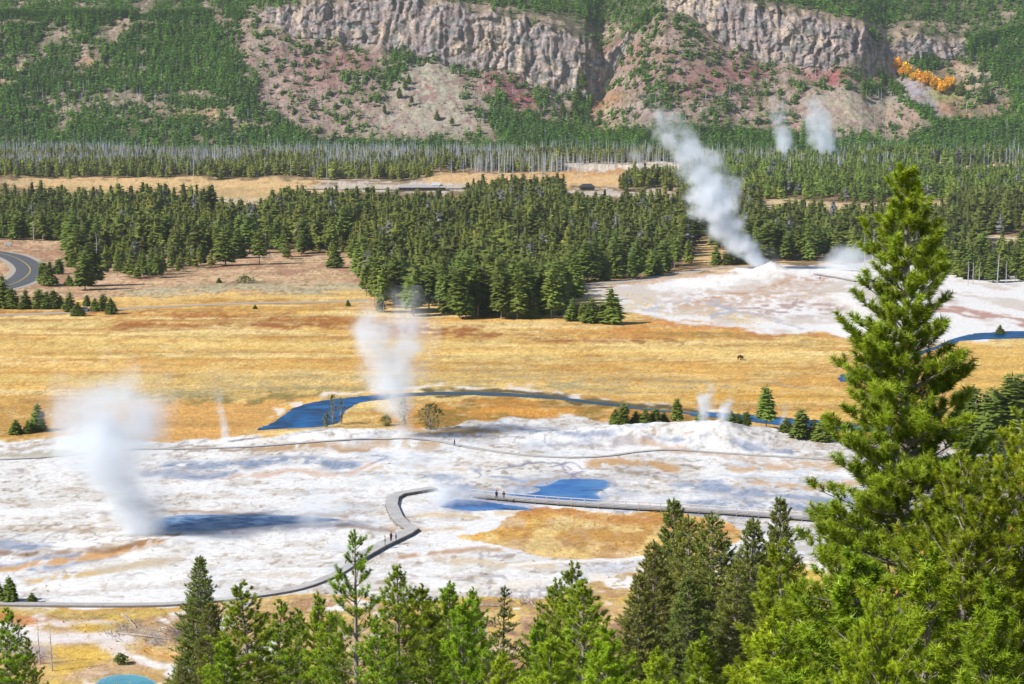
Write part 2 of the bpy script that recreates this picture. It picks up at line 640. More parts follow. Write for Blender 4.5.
    P.lay(A(222, 178, 92), P.poly([(900, 356), (965, 343), (1190, 356), (1190, 420), (900, 420)], 4), GR)
    P.lay(A(206, 160, 110), P.stroke([(600, 284), (680, 279), (740, 270)], 2.4, .5) * .7, GR)
    # marsh inside the bend of the river
    mar = P.poly([(425, 402), (500, 398), (650, 408), (740, 420), (850, 434), (780, 436), (700, 424), (640, 440), (560, 428), (500, 426), (440, 436), (400, 430), (372, 420)], 3)
    P.lay(A(212, 150, 64), mar, GR)
    P.lay(A(150, 118, 46), mar * sstep(.46, .6, nA) * .9, GR)
    P.lay(A(232, 190, 112), mar * sstep(.55, .7, nB) * .7, GR)
    for pts in ([(265, 426), (285, 408), (320, 396), (362, 394), (440, 387), (520, 389), (600, 398), (680, 407), (740, 413)],):
        P.lay(A(238, 226, 210), P.stroke(pts, 1.8, .6) * sstep(.42, .6, nB), SI)
    P.lay(A(84, 76, 44), P.stroke([(430, 391.5), (520, 393), (600, 401), (690, 410.5)], 2.6, .5) * .9, GR)
    # main sinter terrace
    sin = P.poly([(-160, 447), (-20, 444), (100, 439), (258, 440), (320, 430), (420, 432), (500, 424), (560, 412), (640, 428), (720, 424), (830, 434), (1190, 446), (1190, 640),
                  (760, 650), (660, 560), (560, 604), (470, 604), (300, 592), (262, 599), (170, 606), (-160, 604)], 3.5)
    W = A(240, 238, 235)
    P.lay(W, sin, SI)
    sA = fbm(wx / 18, wy / 22, 81, 5)
    sB = fbm(wx / 5, wy / 7, 82, 4)
    sC = fbm(wx / 1.3, wy / 2.2, 83, 4)
    sD = fbm(wx / 9, wy / 5, 84, 4)
    P.lay(A(226, 222, 215), sin * sstep(.40, .62, sA) * .85, SI)
    P.lay(A(214, 206, 196), sin * sstep(.54, .66, sD) * .7, SI)
    P.lay(A(200, 206, 216), sin * sstep(.50, .64, nC) * sstep(.4, .6, sB) * .7, SI)
    P.lay(A(196, 178, 150), sin * sstep(.55, .68, sB) * sstep(.42, .56, sA) * .5, SI)
    P.lay(A(160, 132, 100), sin * sstep(.58, .68, sC) * sstep(.46, .60, sD) * .6, SI)
    P.lay(A(140, 118, 96), sin * sstep(.63, .70, nS) * sstep(.46, .58, sA) * .7, SI)
    P.lay(A(246, 243, 240), sin * sstep(.58, .68, fbm(wx / 7, wy / 8, 85, 4)) * .8, SI)
    rd = 1 - np.abs(fbm(wx / 13, wy / 17, 151, 4) * 2 - 1)
    rd2 = 1 - np.abs(fbm(wx / 6, wy / 8, 152, 4) * 2 - 1)
    P.lay(A(170, 164, 168), sin * sstep(.955, .985, rd) * sstep(.40, .55, sA) * .75, SI)
    P.lay(A(186, 160, 130), sin * sstep(.95, .985, rd2) * sstep(.45, .58, sD) * .6, SI)
    tc_ = np.abs((fbm(wx / 16, wy / 12, 153, 4) * 9) % 1 - .5)
    P.lay(A(206, 194, 182), sin * sstep(.42, .49, tc_) * sstep(.38, .5, nC) * .6, SI)
    WET = A(168, 176, 196)
    for pts, w, o in [([(185, 466), (250, 463), (320, 462), (345, 463)], 5, .95), ([(150, 476), (205, 476), (240, 472)], 2.6, .8), ([(170, 468), (215, 466)], 2, .7),
                      ([(-160, 552), (0, 546), (40, 545)], 3.4, .8), ([(-160, 570), (20, 563), (70, 556)], 3, .8), ([(40, 570), (110, 556)], 2, .7),
                      ([(500, 425), (530, 433), (560, 437), (600, 440)], 2.4, .8), ([(640, 434), (580, 446), (520, 448)], 2.6, .35), ([(600, 447), (660, 446), (700, 446)], 2.0, .6),
                      ([(735, 448), (800, 451)], 2.0, .8), ([(720, 437), (745, 441)], 1.2, .7),
                      ([(690, 486), (740, 492), (800, 500), (900, 505)], 4, .9), ([(700, 502), (760, 506), (820, 512)], 3.4, .8), ([(715, 482), (735, 496), (745, 508)], 2.5, .7),
                      ([(380, 466), (392, 456), (384, 454)], 1.3, .8), ([(460, 470), (495, 474), (540, 482)], 1.6, .7), ([(560, 500), (640, 508), (760, 516)], 2.2, .7),
                      ([(440, 478), (470, 488), (500, 492)], 3, .8), ([(960, 475), (1010, 478)], 3, .7)]:
        P.lay(WET, sin * P.stroke(pts, w, .75) * o * sstep(.36, .54, nF * .4 + sD * .6), WE)
        P.lay(A(138, 150, 172), sin * P.stroke(pts, w * .7, .7) * o * sstep(.5, .6, sC) * .8, WE)
    for x, y, rx, ry, c, o in [(558, 491, 66, 15, (176, 186, 206), .8), (485, 505, 52, 8, (190, 190, 204), .8), (245, 523, 100, 10, (196, 190, 196), .8), (620, 448, 40, 4, (196, 186, 180), .8)]:
        P.lay(A(*c), sin * P.blob(x, y, rx, ry, .4) * o * sstep(.2, .45, nF), WE)
    P.lay(A(176, 150, 126), sin * P.stroke([(160, 513), (240, 513), (340, 517)], 1.2, .7) * .8, SI)
    P.lay(A(190, 156, 112), sin * P.stroke([(505, 484), (560, 477), (610, 479)], 1.2, .7) * .7, SI)
    for pts in [[(520, 462), (545, 466), (552, 474), (570, 478)], [(540, 470), (570, 464), (585, 468)], [(500, 466), (530, 462), (560, 470)], [(585, 470), (560, 476), (548, 486)]]:
        P.lay(A(150, 146, 166), sin * P.stroke(pts, .55, .6) * .8, WE)
    for pts, w, c, o in [([(-160, 566), (20, 566), (70, 560), (120, 552), (150, 544)], 3, (212, 160, 92), .9), ([(-160, 556), (10, 552), (100, 552), (130, 548)], 2.4, (150, 116, 84), .8),
                         ([(40, 582), (90, 572), (150, 562)], 2.8, (212, 178, 110), .9), ([(110, 552), (150, 543), (172, 534)], 2, (150, 112, 76), .9),
                         ([(-160, 592), (60, 590), (170, 575)], 3, (252, 248, 242), .9), ([(90, 570), (140, 566), (168, 558)], 3.5, (206, 192, 170), .8),
                         ([(-160, 456), (20, 456), (62, 454)], 2.6, (176, 166, 140), .8), ([(-160, 450), (20, 449), (45, 445)], 1.6, (170, 140, 100), .7),
                         ([(170, 448), (260, 448), (380, 448)], 1.4, (160, 128, 100), .8), ([(270, 448), (380, 446), (440, 444)], 3, (196, 160, 116), .7),
                         ([(380, 432), (440, 434), (500, 434)], 3, (214, 166, 92), .8), ([(340, 440), (300, 442)], 3, (252, 248, 244), .9),
                         ([(240, 476), (340, 472), (380, 466)], 2, (216, 176, 146), .7), ([(330, 526), (372, 528), (420, 527)], 2, (150, 134, 124), .8),
                         ([(600, 462), (640, 464), (670, 468)], 3.4, (202, 156, 96), .9), ([(625, 472), (660, 478)], 2, (150, 130, 110), .8),
                         ([(640, 448), (700, 455), (760, 458)], 2, (208, 170, 136), .7), ([(740, 468), (800, 464), (840, 466)], 3, (210, 172, 128), .8),
                         ([(760, 484), (800, 488), (860, 480)], 2.5, (206, 164, 116), .8), ([(440, 560), (500, 566), (560, 568)], 3, (222, 200, 166), .8),
                         ([(380, 472), (420, 466), (450, 470)], 2, (214, 190, 160), .8), ([(400, 555), (470, 550), (520, 548)], 2.4, (190, 146, 100), .8),
                         ([(395, 525), (460, 528)], 2, (214, 186, 150), .8), ([(430, 513), (520, 517)], 2.2, (222, 196, 150), .8),
                         ([(230, 575), (300, 572)], 2.5, (206, 178, 140), .5), ([(960, 462), (1100, 466)], 2.5, (200, 160, 120), .8),
                         ([(470, 507), (520, 512), (560, 511)], 1.4, (176, 120, 88), .9)]:
        P.lay(A(*c), sin * P.stroke(pts, w, .7) * o * sstep(.25, .5, nF), SI)
    # the golden patch in front of the blue pool
    gp = P.poly([(462, 536), (500, 528), (515, 514), (580, 509), (640, 510), (700, 516), (740, 530), (700, 566), (640, 556), (590, 563), (545, 558), (515, 548)], 13)
    gp = sstep(.42, .62, gp * .75 + (fbm(wx / 6, wy / 7, 141, 4) - .5) * 1.1 + .12 * gp)
    P.lay(A(222, 172, 86), gp * (.72 + .28 * sstep(.4, .6, nB)), GR)
    P.lay(A(176, 130, 66), gp * sstep(.50, .64, fbm(wx / 10, wy / 12, 142, 4)) * .7, GR)
    P.lay(A(240, 212, 140), gp * sstep(.54, .66, fbm(wx / 5, wy / 14, 143, 4)) * .6, GR)
    P.lay(A(200, 140, 72), gp * P.stroke([(510, 514), (580, 513), (650, 520), (720, 530)], 5, .8), GR)
    P.lay(A(238, 200, 116), gp * sstep(.48, .65, nA) * .8, GR)
    P.lay(A(250, 244, 236), P.stroke([(500, 566), (580, 564), (640, 557)], 1.6, .6) * .8, SI)
    P.lay(A(240, 230, 216), P.stroke([(480, 590), (560, 583), (610, 580)], 4, .6) * sstep(.4, .55, nF), SI)
    # grass and rubble in front of the terrace
    fr = P.poly([(-160, 608), (170, 609), (262, 602), (320, 594), (400, 604), (480, 598), (560, 600), (640, 566), (760, 560), (1190, 560), (1190, 800), (-160, 800)], 3)
    fr = np.maximum(fr, near * 1.0)
    P.lay(A(214, 178, 118), fr, GR)
    P.lay(A(226, 190, 96), fr * sstep(.46, .6, nA), GR)
    P.lay(A(196, 152, 112), fr * sstep(.52, .66, nB) * .8, GR)
    P.lay(A(246, 238, 230), fr * sstep(.56, .66, fbm(wx / 7, wy / 12, 88, 4)), SI)
    P.lay(A(170, 150, 118), fr * sstep(.62, .7, nS) * .6, GR)
    lo = lambda pts, w, c, o, z=GR: P.lay(A(*c), P.stroke(pts, w, .6) * o, z)
    lo([(-20, 612), (60, 613), (160, 611)], 3, (206, 176, 90), .8)
    lo([(60, 622), (100, 622)], 3, (236, 226, 220), .9, SI)
    lo([(10, 619), (30, 622)], 4, (206, 132, 60), .9)
    lo([(20, 636), (70, 636), (110, 640)], 6, (240, 232, 228), .9, SI)
    lo([(20, 646), (40, 652)], 5, (176, 170, 184), .7, SI)
    lo([(80, 626), (110, 628), (120, 632)], 5, (222, 184, 88), .95)
    lo([(60, 652), (90, 656), (60, 668)], 7, (220, 180, 80), .95)
    lo([(120, 630), (160, 640)], 5, (176, 156, 150), .7)
    lo([(100, 648), (115, 656)], 4, (236, 224, 214), .9, SI)
    lo([(76, 678), (110, 670), (140, 666)], 4.5, (206, 170, 128), .9)
    lo([(135, 658), (165, 668), (185, 668)], 3, (246, 240, 234), .9, SI)
    lo([(150, 650), (180, 656)], 4, (214, 160, 84), .9)
    lo([(100, 682), (140, 676), (170, 682)], 4, (196, 160, 96), .9)
    lo([(170, 614), (190, 613)], 2, (244, 240, 236), .8, SI)
    # grey scrub between the lower trees
    P.lay(A(150, 112, 96), fr * P.blob(560, 625, 120, 14, .6) * sstep(.45, .6, nB) * .7, GR)
    P.lay(A(238, 226, 214), fr * P.blob(560, 650, 90, 8, .6) * sstep(.45, .6, nA), SI)
    # grasses: tussocks and streaks everywhere there is grass
    g = P.zone[..., 1:2] * (Yg[..., None] < 1000) * (Yg[..., None] > 228)
    q1, q2, q3 = fbm(wx / 2.4, wy / 3.2, 131, 4), fbm(wx / 9, wy / 8, 132, 4), fbm(wx / 1.1, wy / 1.6, 133, 3)
    P.lay(A(150, 112, 54), (g[..., 0] * sstep(.54, .68, q1) * sstep(.42, .56, q2) * .32), GR)
    P.lay(A(246, 222, 158), (g[..., 0] * sstep(.56, .68, q2) * sstep(.44, .6, q1) * .3), GR)
    P.col *= 1 + g * (mead * (1 - dust))[..., None] * np.array([.0, .0, .02])
    P.col *= 1 + g * ((q3 - .5) * .34 + (q1 - .5) * .26 + (fbm(wx / 45, wy / 8, 134, 4) - .5) * .55)[..., None]
    d0 = dust * (wy > 600)
    P.lay(A(140, 120, 84), d0 * sstep(.58, .66, q1) * .8, GR)
    # hillside below the viewpoint
    sl = near & (wy < 205)
    P.lay(A(150, 124, 88), sl * .8, GR)
    P.lay(A(110, 108, 60), sl * sstep(.45, .6, nB), GR)
    return P


Pg = paint_ground(PXp, PYp, Xg, Yg)


def grid_mesh(name, X, Y, Z, col, zone):
    r, c = X.shape
    idx = np.arange(r * c).reshape(r, c)
    q = np.stack([idx[:-1, :-1], idx[:-1, 1:], idx[1:, 1:], idx[1:, :-1]], -1).reshape(-1, 4)
    me = tri_mesh(name, np.stack([X, Y, Z], -1).reshape(-1, 3), q, None, True, 4)
    for nm, d in (('Albedo', col), ('Zone', zone)):
        at = me.color_attributes.new(nm, 'FLOAT_COLOR', 'POINT')
        cc = np.ones((r * c, 4), np.float32)
        cc[:, :3] = d.reshape(-1, 3)
        at.data.foreach_set('color', cc.ravel())
    return me


_gr = np.random.default_rng(5).random(Xg.shape) - .5
Pg.col *= (1 + _gr * (.10 + .26 * Pg.zone[..., 1]) * (1 - Pg.zone[..., 2] * .7))[..., None]
go = link('ground', grid_mesh('ground', Xg, Yg, Zg, Pg.col, Pg.zone), ground_material('valley_ground', .7, .35))
tag(go, 'broad valley floor of golden grass, dust and white sinter', None, kind='structure')

# tussocks and small herbs standing on the grass
M['tussock'] = foliage_material('tussock_blades', (1.1, 1.1, 1.1), .5, 0)


def tussock(seed):
    r = np.random.default_rng(seed)
    V = []
    for k in range(7):
        a, e = r.random() * 6.28, .25 + .7 * r.random()
        d = np.array([math.cos(a) * e, math.sin(a) * e, 1.0 * (.6 + .5 * r.random())])
        sd_ = np.array([-math.sin(a), math.cos(a), 0]) * .28
        V += [-sd_ * .5 + d * .0, sd_ * .5 + d * .0, d]
    v = np.array(V)
    return v, np.arange(len(v)).reshape(-1, 3), np.ones((len(v), 3))


_pt = Pg.zone[..., 1] * (Yg > 222) * (Yg < 620) * (sd_poly(PXp, PYp, [(250, 442), (255, 424), (285, 404), (340, 392), (440, 387), (540, 390), (700, 408), (900, 424), (900, 440), (790, 434), (690, 419), (560, 404), (400, 400), (350, 416), (340, 438)], 3.0) < 0) * np.clip(Yg / 420, .5, 2.2) ** 2 * (.25 + 1.5 * sstep(.45, .62, fbm(Xg / 9, Yg / 12, 161, 4)))
_pt = _pt + .10 * Pg.zone[..., 0] * (Yg > 222) * (Yg < 480) * sstep(.52, .62, fbm(Xg / 5, Yg / 7, 162, 4))
_ti = np.where((np.random.default_rng(8).random(Xg.shape) < _pt * .13).ravel())[0]
_r = np.random.default_rng(9)
nt_ = len(_ti)
_tp = np.stack([Xg.ravel()[_ti] + _r.normal(size=nt_) * .4, Yg.ravel()[_ti] + _r.normal(size=nt_) * .5, Zg.ravel()[_ti] - .03], -1)
_pal = np.array([A(228, 184, 106), A(212, 166, 88), A(190, 156, 84), A(168, 154, 88), A(240, 212, 146), A(196, 146, 80)])
_tc = _pal[_r.choice(6, nt_, p=[.30, .24, .14, .10, .16, .06])] * (.8 + .4 * _r.random((nt_, 1)))
print('tussocks', nt_)

# ------------------------------------------------------------------ hillside
KN = np.array([-170, 0, 200, 250, 300, 350, 400, 450, 500, 550, 585, 602, 640, 665, 700, 730, 760, 800, 850, 862, 886, 920, 960, 1024, 1190], float)
TOPY = np.array([16, 16, 14, 12, 7, 1, 0, 4, 16, 28, 45, 60, 22, 0, 0, 3, 7, 16, 27, 30, 44, 36, 44, 30, 20], float)
BASY = np.array([20, 20, 20, 20, 36, 44, 50, 64, 72, 86, 102, 96, 28, 10, 26, 46, 63, 64, 69, 74, 80, 62, 58, 34, 22], float)
DBAS = np.array([2700, 2690, 2680, 2650, 2625, 2620, 2610, 2590, 2582, 2570, 2560, 2580, 2625, 2635, 2620, 2602, 2588, 2578, 2568, 2569, 2604, 2620, 2640, 2680, 2700], float)
hp = np.arange(-165, 1187, 1.35)
top, bas, db = np.interp(hp, KN, TOPY), np.interp(hp, KN, BASY), np.interp(hp, KN, DBAS)
jt = (vnoise(hp / 9, hp * 0, 5) - .5) * 9 + (vnoise(hp / 3, hp * 0, 6) - .5) * 5
jb = (vnoise(hp / 14, hp * 0, 7) - .5) * 12
big = sstep(6, 18, bas - top)
jt, jb = jt * big, jb * big
bas = np.maximum(bas, top + 3)
nl, nc, nu = 120, 64, 70
rowsPY, rowsD, rowsC = [], [], []
for t in np.linspace(0, 1, nl):
    rowsPY.append(156 + (bas - 156) * t + jb * t ** 9)
    rowsD.append(2335 + (db - 2335) * (t ** .85))
    rowsC.append(np.full(hp.shape, 0.0) + (t > .97) * .3)
for t in np.linspace(0, 1, nc + 1)[1:]:
    rowsPY.append((bas + jb) + (top + jt - bas - jb) * t)
    rowsD.append(db + 14 * t)
    rowsC.append(np.full(hp.shape, 1.0 if t < .97 else .5))
for t in np.linspace(0, 1, nu + 1)[1:]:
    rowsPY.append(top + (-75 - top) * t + jt * max(0, 1 - t * 9))
    rowsD.append(db + 14 + 480 * t ** .9)
    rowsC.append(np.full(hp.shape, 0.0))
HPY, HD, HC = np.array(rowsPY), np.array(rowsD), np.array(rowsC)
HPX = np.broadcast_to(hp, HPY.shape)
cliffh = np.broadcast_to(sstep(6, 18, bas - top), HPY.shape)
HC = HC * cliffh
ah, bh = ray(HPX, HPY)
hx, hy, hz = ah * HD, HD.copy(), CAMZ + bh * HD
# cracks, buttresses, gullies
rid = 1 - np.abs(fbm(hx / 34, hz / 160, 41, 4) * 2 - 1)
rid2 = 1 - np.abs(fbm(hx / 9, hz / 60, 42, 4) * 2 - 1)
hy = hy - HC * ((rid - .6) * 9 + (rid2 - .6) * 3.5 + (fbm(hx / 6, hz / 12, 43, 4) - .5) * 6 + (_hash(np.floor(hx / 7 + fbm(hx / 30, hz / 30, 47, 2) * 3), np.floor(hz / 15 + vnoise(hx / 20, hz / 20, 48) * 2), 49) - .5) * 6)
gul = 1 - np.abs(fbm((hx + .35 * hy) / 60, hy / 190, 44, 4) * 2 - 1)
hz = hz + (1 - HC) * sstep(45, 90, hz) * ((gul - .6) * 8 + (fbm(hx / 15, hy / 15, 45, 4) - .5) * 3.5 + (fbm(hx / 5, hy / 5, 46, 3) - .5) * 2.2) * np.where(HPY < bas, .3, 1.0)
HZ0 = hz


def paint_hill(px, py, wx, wz, hc):
    P = Painter(px, py, wx / 2.2, wz * 2.0, .45, 1.0)
    nA = fbm(wx / 40, wz / 25, 61, 5)
    nB = fbm(wx / 12, wz / 8, 62, 4)
    nS = fbm(wx / 4, wz / 3, 63, 3)
    nV = fbm(wx / 7, wz / 60, 64, 4)
    Z = (0, 1, 0)
    P.lay(A(138, 122, 104), np.ones_like(px), Z)
    P.lay(A(100, 96, 70), sstep(.42, .6, nA) * .8, Z)
    P.lay(A(186, 160, 140), sstep(.55, .68, nB) * .8, Z)
    # screes and shrubby slopes
    tal = P.poly([(235, 40), (300, 30), (600, 60), (660, 20), (860, 60), (940, 110), (900, 142), (760, 130), (650, 120), (560, 128), (500, 141), (400, 139), (300, 126), (255, 105)], 6)
    P.lay(A(164, 142, 130), tal, Z)
    P.lay(A(146, 112, 106), tal * sstep(.45, .6, nA) * .8, Z)
    P.lay(A(96, 86, 74), tal * sstep(.56, .66, nB) * .6, Z)
    P.lay(A(86, 84, 60), tal * sstep(.58, .66, nS) * .6, Z)
    P.lay(A(122, 112, 84), tal * sstep(.52, .64, nB) * .7, Z)
    P.lay(A(182, 160, 144), tal * sstep(.58, .7, nS) * .6, Z)
    for x, y, rx, ry, c, o in [(430, 88, 34, 24, (178, 174, 150), .95), (425, 122, 62, 15, (172, 162, 142), .9), (470, 112, 30, 18, (168, 164, 142), .7), (300, 100, 40, 28, (170, 138, 130), .7), (330, 70, 40, 20, (166, 116, 110), .6),
                               (508, 86, 24, 20, (128, 66, 74), .98), (522, 104, 18, 7, (166, 70, 84), 1), (350, 62, 26, 10, (150, 92, 92), .8), (690, 90, 22, 10, (136, 84, 84), .85), (725, 84, 18, 8, (140, 80, 84), .85), (480, 78, 24, 10, (140, 92, 90), .8),
                               (560, 82, 26, 7, (150, 92, 70), .8), (606, 112, 14, 20, (172, 118, 74), .9), (610, 116, 9, 10, (184, 168, 148), .8),
                               (615, 48, 22, 10, (170, 112, 104), .8), (650, 60, 26, 16, (156, 120, 106), .7), (700, 80, 36, 16, (160, 112, 108), .8), (745, 74, 22, 10, (158, 96, 98), .85),
                               (815, 68, 20, 12, (164, 88, 92), .9), (832, 80, 16, 8, (170, 84, 92), .9), (870, 80, 12, 8, (150, 92, 86), .8),
                               (850, 112, 52, 20, (172, 162, 138), .95), (800, 118, 50, 14, (168, 144, 124), .8), (900, 122, 22, 14, (170, 142, 122), .8),
                               (925, 98, 22, 12, (158, 150, 158), 1), (945, 112, 14, 9, (160, 150, 156), 1), (908, 86, 12, 8, (156, 148, 154), 1),
                               (945, 94, 14, 10, (160, 160, 70), .8), (955, 110, 18, 10, (170, 120, 72), .9), (945, 60, 14, 14, (164, 112, 98), .9), (965, 80, 20, 14, (176, 148, 116), .8),
                               (985, 72, 22, 14, (196, 176, 156), .7), (1005, 112, 30, 9, (176, 126, 90), .8),
                               (190, 112, 40, 6, (180, 146, 106), .7), (200, 120, 26, 4, (206, 172, 126), .7), (88, 66, 10, 9, (184, 146, 110), .8),
                               (245, 128, 22, 3.5, (150, 140, 84), .7), (100, 108, 40, 8, (178, 160, 140), .8), (10, 76, 24, 9, (192, 164, 132), .8), (120, 20, 26, 16, (176, 152, 130), .8), (62, 30, 14, 10, (166, 146, 126), .8),
                               (730, 44, 40, 12, (160, 130, 112), .6), (905, 45, 30, 10, (176, 158, 142), .7), (990, 40, 30, 20, (170, 152, 136), .6)]:
        if c[0] - c[1] > 42 and c[2] > 70:
            c = tuple(q * .82 + g_ * .18 for q, g_ in zip(c, (140, 112, 104)))
        P.lay(A(*c), P.blob(x, y, rx, ry, .6) * o * .9 * sstep(.34, .54, nB * .6 + nS * .4), Z)
    grain = np.random.default_rng(4).random(px.shape)
    # bare rock of the cliffs
    P.lay(A(186, 166, 156), hc, (.5, 0, 0))
    P.lay(A(202, 180, 156), hc * sstep(.48, .62, nA) * .8, (.5, 0, 0))
    P.lay(A(140, 124, 122), hc * sstep(.52, .64, nV) * .75, (.5, 0, 0))
    P.lay(A(168, 166, 176), hc * sstep(.5, .62, nB) * .6, (.5, 0, 0))
    P.lay(A(104, 98, 98), hc * sstep(.60, .68, nS) * .5, (.5, 0, 0))
    P.lay(A(92, 86, 88), hc * sstep(.60, .66, fbm(wx / 3, wz / 22, 65, 3)) * .6, (.5, 0, 0))
    P.lay(A(84, 88, 58), hc * sstep(.60, .68, nB) * .5, (0, 0, 0))
    P.col *= (.74 + .52 * grain)[..., None]
    return P


Ph = paint_hill(HPX, HPY, hx, HZ0, HC)


def hill_density(px, py):
    """how thick the conifers grow on the hill"""
    n = fbm(px / 16, py / 7, 71, 4)
    n2 = fbm(px / 6, py / 4, 72, 3)
    P = Painter(px, py, px, py * 3, .35, 1.0)
    d = np.full(px.shape, .12) + .30 * sstep(.50, .64, n2)
    left = P.poly([(-170, -80), (380, -80), (300, 4), (240, 18), (238, 60), (262, 108), (300, 128), (310, 150), (-170, 160)], 8)
    d = np.maximum(d, left * (.42 + .58 * sstep(.38, .54, n)))
    for pts, w in [([(150, 2), (128, 24), (100, 44), (80, 70)], 8), ([(30, 62), (12, 82), (-30, 95)], 7), ([(55, 120), (100, 104), (150, 100)], 8), ([(160, 114), (230, 118)], 5),
                   ([(60, 34), (40, 52)], 5), ([(205, 10), (230, 30)], 7), ([(235, 128), (265, 126)], 3), ([(170, 92), (215, 100)], 4)]:
        d = d * (1 - P.stroke(pts, w, .8) * (.45 + .5 * sstep(.4, .6, n2)))
    d = np.maximum(d, P.poly([(130, 90), (170, 40), (215, 22), (240, 60), (250, 110), (200, 92)], 5) * (.8 + .3 * sstep(.4, .6, n2)))
    d = np.maximum(d, P.poly([(330, -80), (1200, -80), (1200, 10), (1000, 12), (880, 26), (820, 12), (760, 0), (660, -10), (640, 26), (590, 22), (480, 4), (360, -6)], 4) * (.8 + .2 * sstep(.38, .5, n)))
    d = np.maximum(d, P.poly([(585, 18), (660, 20), (665, 40), (640, 70), (600, 60)], 6) * .5 * sstep(.42, .55, n2))
    d = np.maximum(d, P.poly([(930, 0), (1200, 0), (1200, 150), (1010, 150), (1010, 100), (975, 60)], 8) * (.48 + .52 * sstep(.40, .54, n)))
    d = np.maximum(d, P.poly([(505, 142), (480, 118), (520, 118), (600, 132), (680, 126), (760, 132), (900, 144), (950, 120), (1200, 118), (1200, 160), (505, 160)], 5) * (.7 + .3 * n2))
    d = np.maximum(d, P.poly([(250, 140), (400, 142), (520, 144), (520, 160), (250, 160)], 3) * .9)
    d = np.maximum(d, P.stroke([(868, 62), (890, 84), (915, 108), (945, 130)], 5, .6) * .9)
    d = np.maximum(d, P.stroke([(870, 36), (880, 60)], 6, .6) * .9)
    d = np.maximum(d, P.blob(905, 56, 8, 9) * .7 + P.blob(985, 98, 7, 8) * .8 + P.blob(927, 64, 14, 8) * .8)
    d = np.maximum(d, P.stroke([(565, 80), (585, 96), (580, 118)], 8, .6) * .8)
    for x, y, rx, ry, o in [(400, 58, 16, 14, .55), (392, 76, 10, 12, .6), (435, 50, 14, 8, .4), (355, 80, 8, 16, .5), (500, 118, 20, 6, .7), (470, 118, 24, 9, .5), (500, 100, 6, 10, .6),
                            (690, 30, 20, 20, .35), (660, 100, 24, 20, .45), (868, 92, 9, 6, .9), (650, 75, 14, 12, .5), (540, 100, 8, 14, .5), (560, 60, 10, 10, .15), (450, 116, 10, 8, .5),
                            (420, 92, 4, 5, .5), (720, 112, 26, 14, .3)]:
        d = np.maximum(d, P.blob(x, y, rx, ry, .6) * o)
    for x, y, rx, ry in [(430, 88, 30, 18), (425, 122, 50, 13), (850, 112, 46, 17), (925, 98, 20, 10), (945, 112, 12, 8)]:
        d = d * (1 - P.blob(x, y, rx, ry, .4) * .93)
    return np.clip(d, 0, 1)


dens = hill_density(HPX, HPY) * (1 - HC * .86)
# forest floor is a darker olive where the conifers grow thick
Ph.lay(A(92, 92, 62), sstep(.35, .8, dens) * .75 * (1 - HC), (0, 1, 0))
ho = link('hillside', grid_mesh('hillside', hx, hy, hz, Ph.col, Ph.zone), ground_material('hill_ground', .11, .5))
tag(ho, 'long hillside with pale cliffs, screes and pine slopes', None, kind='structure')


# ------------------------------------------------------------------ small conifers
def conifer(seed, n, cb=.08, R=.16, core=True, gappy=0.0, shape=.9, wid=.42):
    """unit-height conifer: (v, f, tint) of drooping, jagged branch sprays"""
    r = np.random.default_rng(seed)
    mb = MB()
    z = cb + (1 - cb) * (1 - np.sqrt(r.random(n) * .97 + .0))
    z = np.clip(z, cb, .97)
    if gappy:
        z = np.round(z * 16) / 16 * gappy + z * (1 - gappy)
    t = (z - cb) / (1 - cb)
    rad = R * (1 - t) ** shape * (.70 + .5 * r.random(n)) + .012
    low = sstep(0, .12, t)
    rad *= .55 + .45 * low
    az = r.random(n) * 2 * math.pi
    rad *= 1 + .25 * np.sin(az * 2 + seed) * (1 - t)
    ca, sa = np.cos(az), np.sin(az)
    droop = rad * (.35 - .75 * t) + .01
    w = rad * wid * (.7 + .6 * r.random(n)) + .006
    root = np.stack([ca * rad * .1, sa * rad * .1, z + rad * .22], -1)
    tip = np.stack([ca * rad, sa * rad, z - droop], -1)
    m = root * .45 + tip * .55
    side = np.stack([-sa * w, ca * w, -np.abs(w) * (r.random(n) * .9 - .1)], -1)
    side2 = np.stack([sa * w, -ca * w, -np.abs(w) * (r.random(n) * .9 - .1)], -1)
    v = np.stack([root, m + side, tip, m + side2], 1).reshape(-1, 3)
    f = np.arange(n)[:, None] * 4 + np.array([0, 1, 2, 0, 2, 3])
    tint = np.repeat((.75 + .5 * r.random(n))[:, None], 4, 0) * np.array([[1, 1, 1]])
    tint = tint.reshape(-1, 3)
    mb.add(v, f.reshape(-1, 3), tint)
    # leader
    mb.add([(0, 0, 1.0), (.012, 0, .93), (-.006, .01, .93), (-.006, -.01, .93)], [(0, 1, 2), (0, 2, 3), (0, 3, 1)], (1.0, 1.0, 1.0))
    if core:
        k = 7
        ang = np.arange(k) * 2 * math.pi / k
        ring = []
        zz = np.linspace(cb + .02, .9, 4)
        for q in zz:
            rr = R * .42 * (1 - (q - cb) / (1 - cb)) ** shape
            ring += [(math.cos(b) * rr, math.sin(b) * rr, q) for b in ang]
        mb.quads(ring, [(i * k + j, i * k + (j + 1) % k, (i + 1) * k + (j + 1) % k, (i + 1) * k + j) for i in range(3) for j in range(k)], (.8, .8, .8))
    return mb.arrays()


def trunk_arrays(h=1.0, r0=.012, r1=.002, lean=0.0, seed=0, n=6):
    mb = MB()
    r = random.Random(seed)
    pts = [(lean * t * t + r.uniform(-.003, .003), r.uniform(-.003, .003), t * h) for t in (-.03, .3, .6, 1)]
    mb.tube(pts, np.interp([0, .3, .6, 1], [0, 1], [r0, r1]), n)
    return mb.arrays()


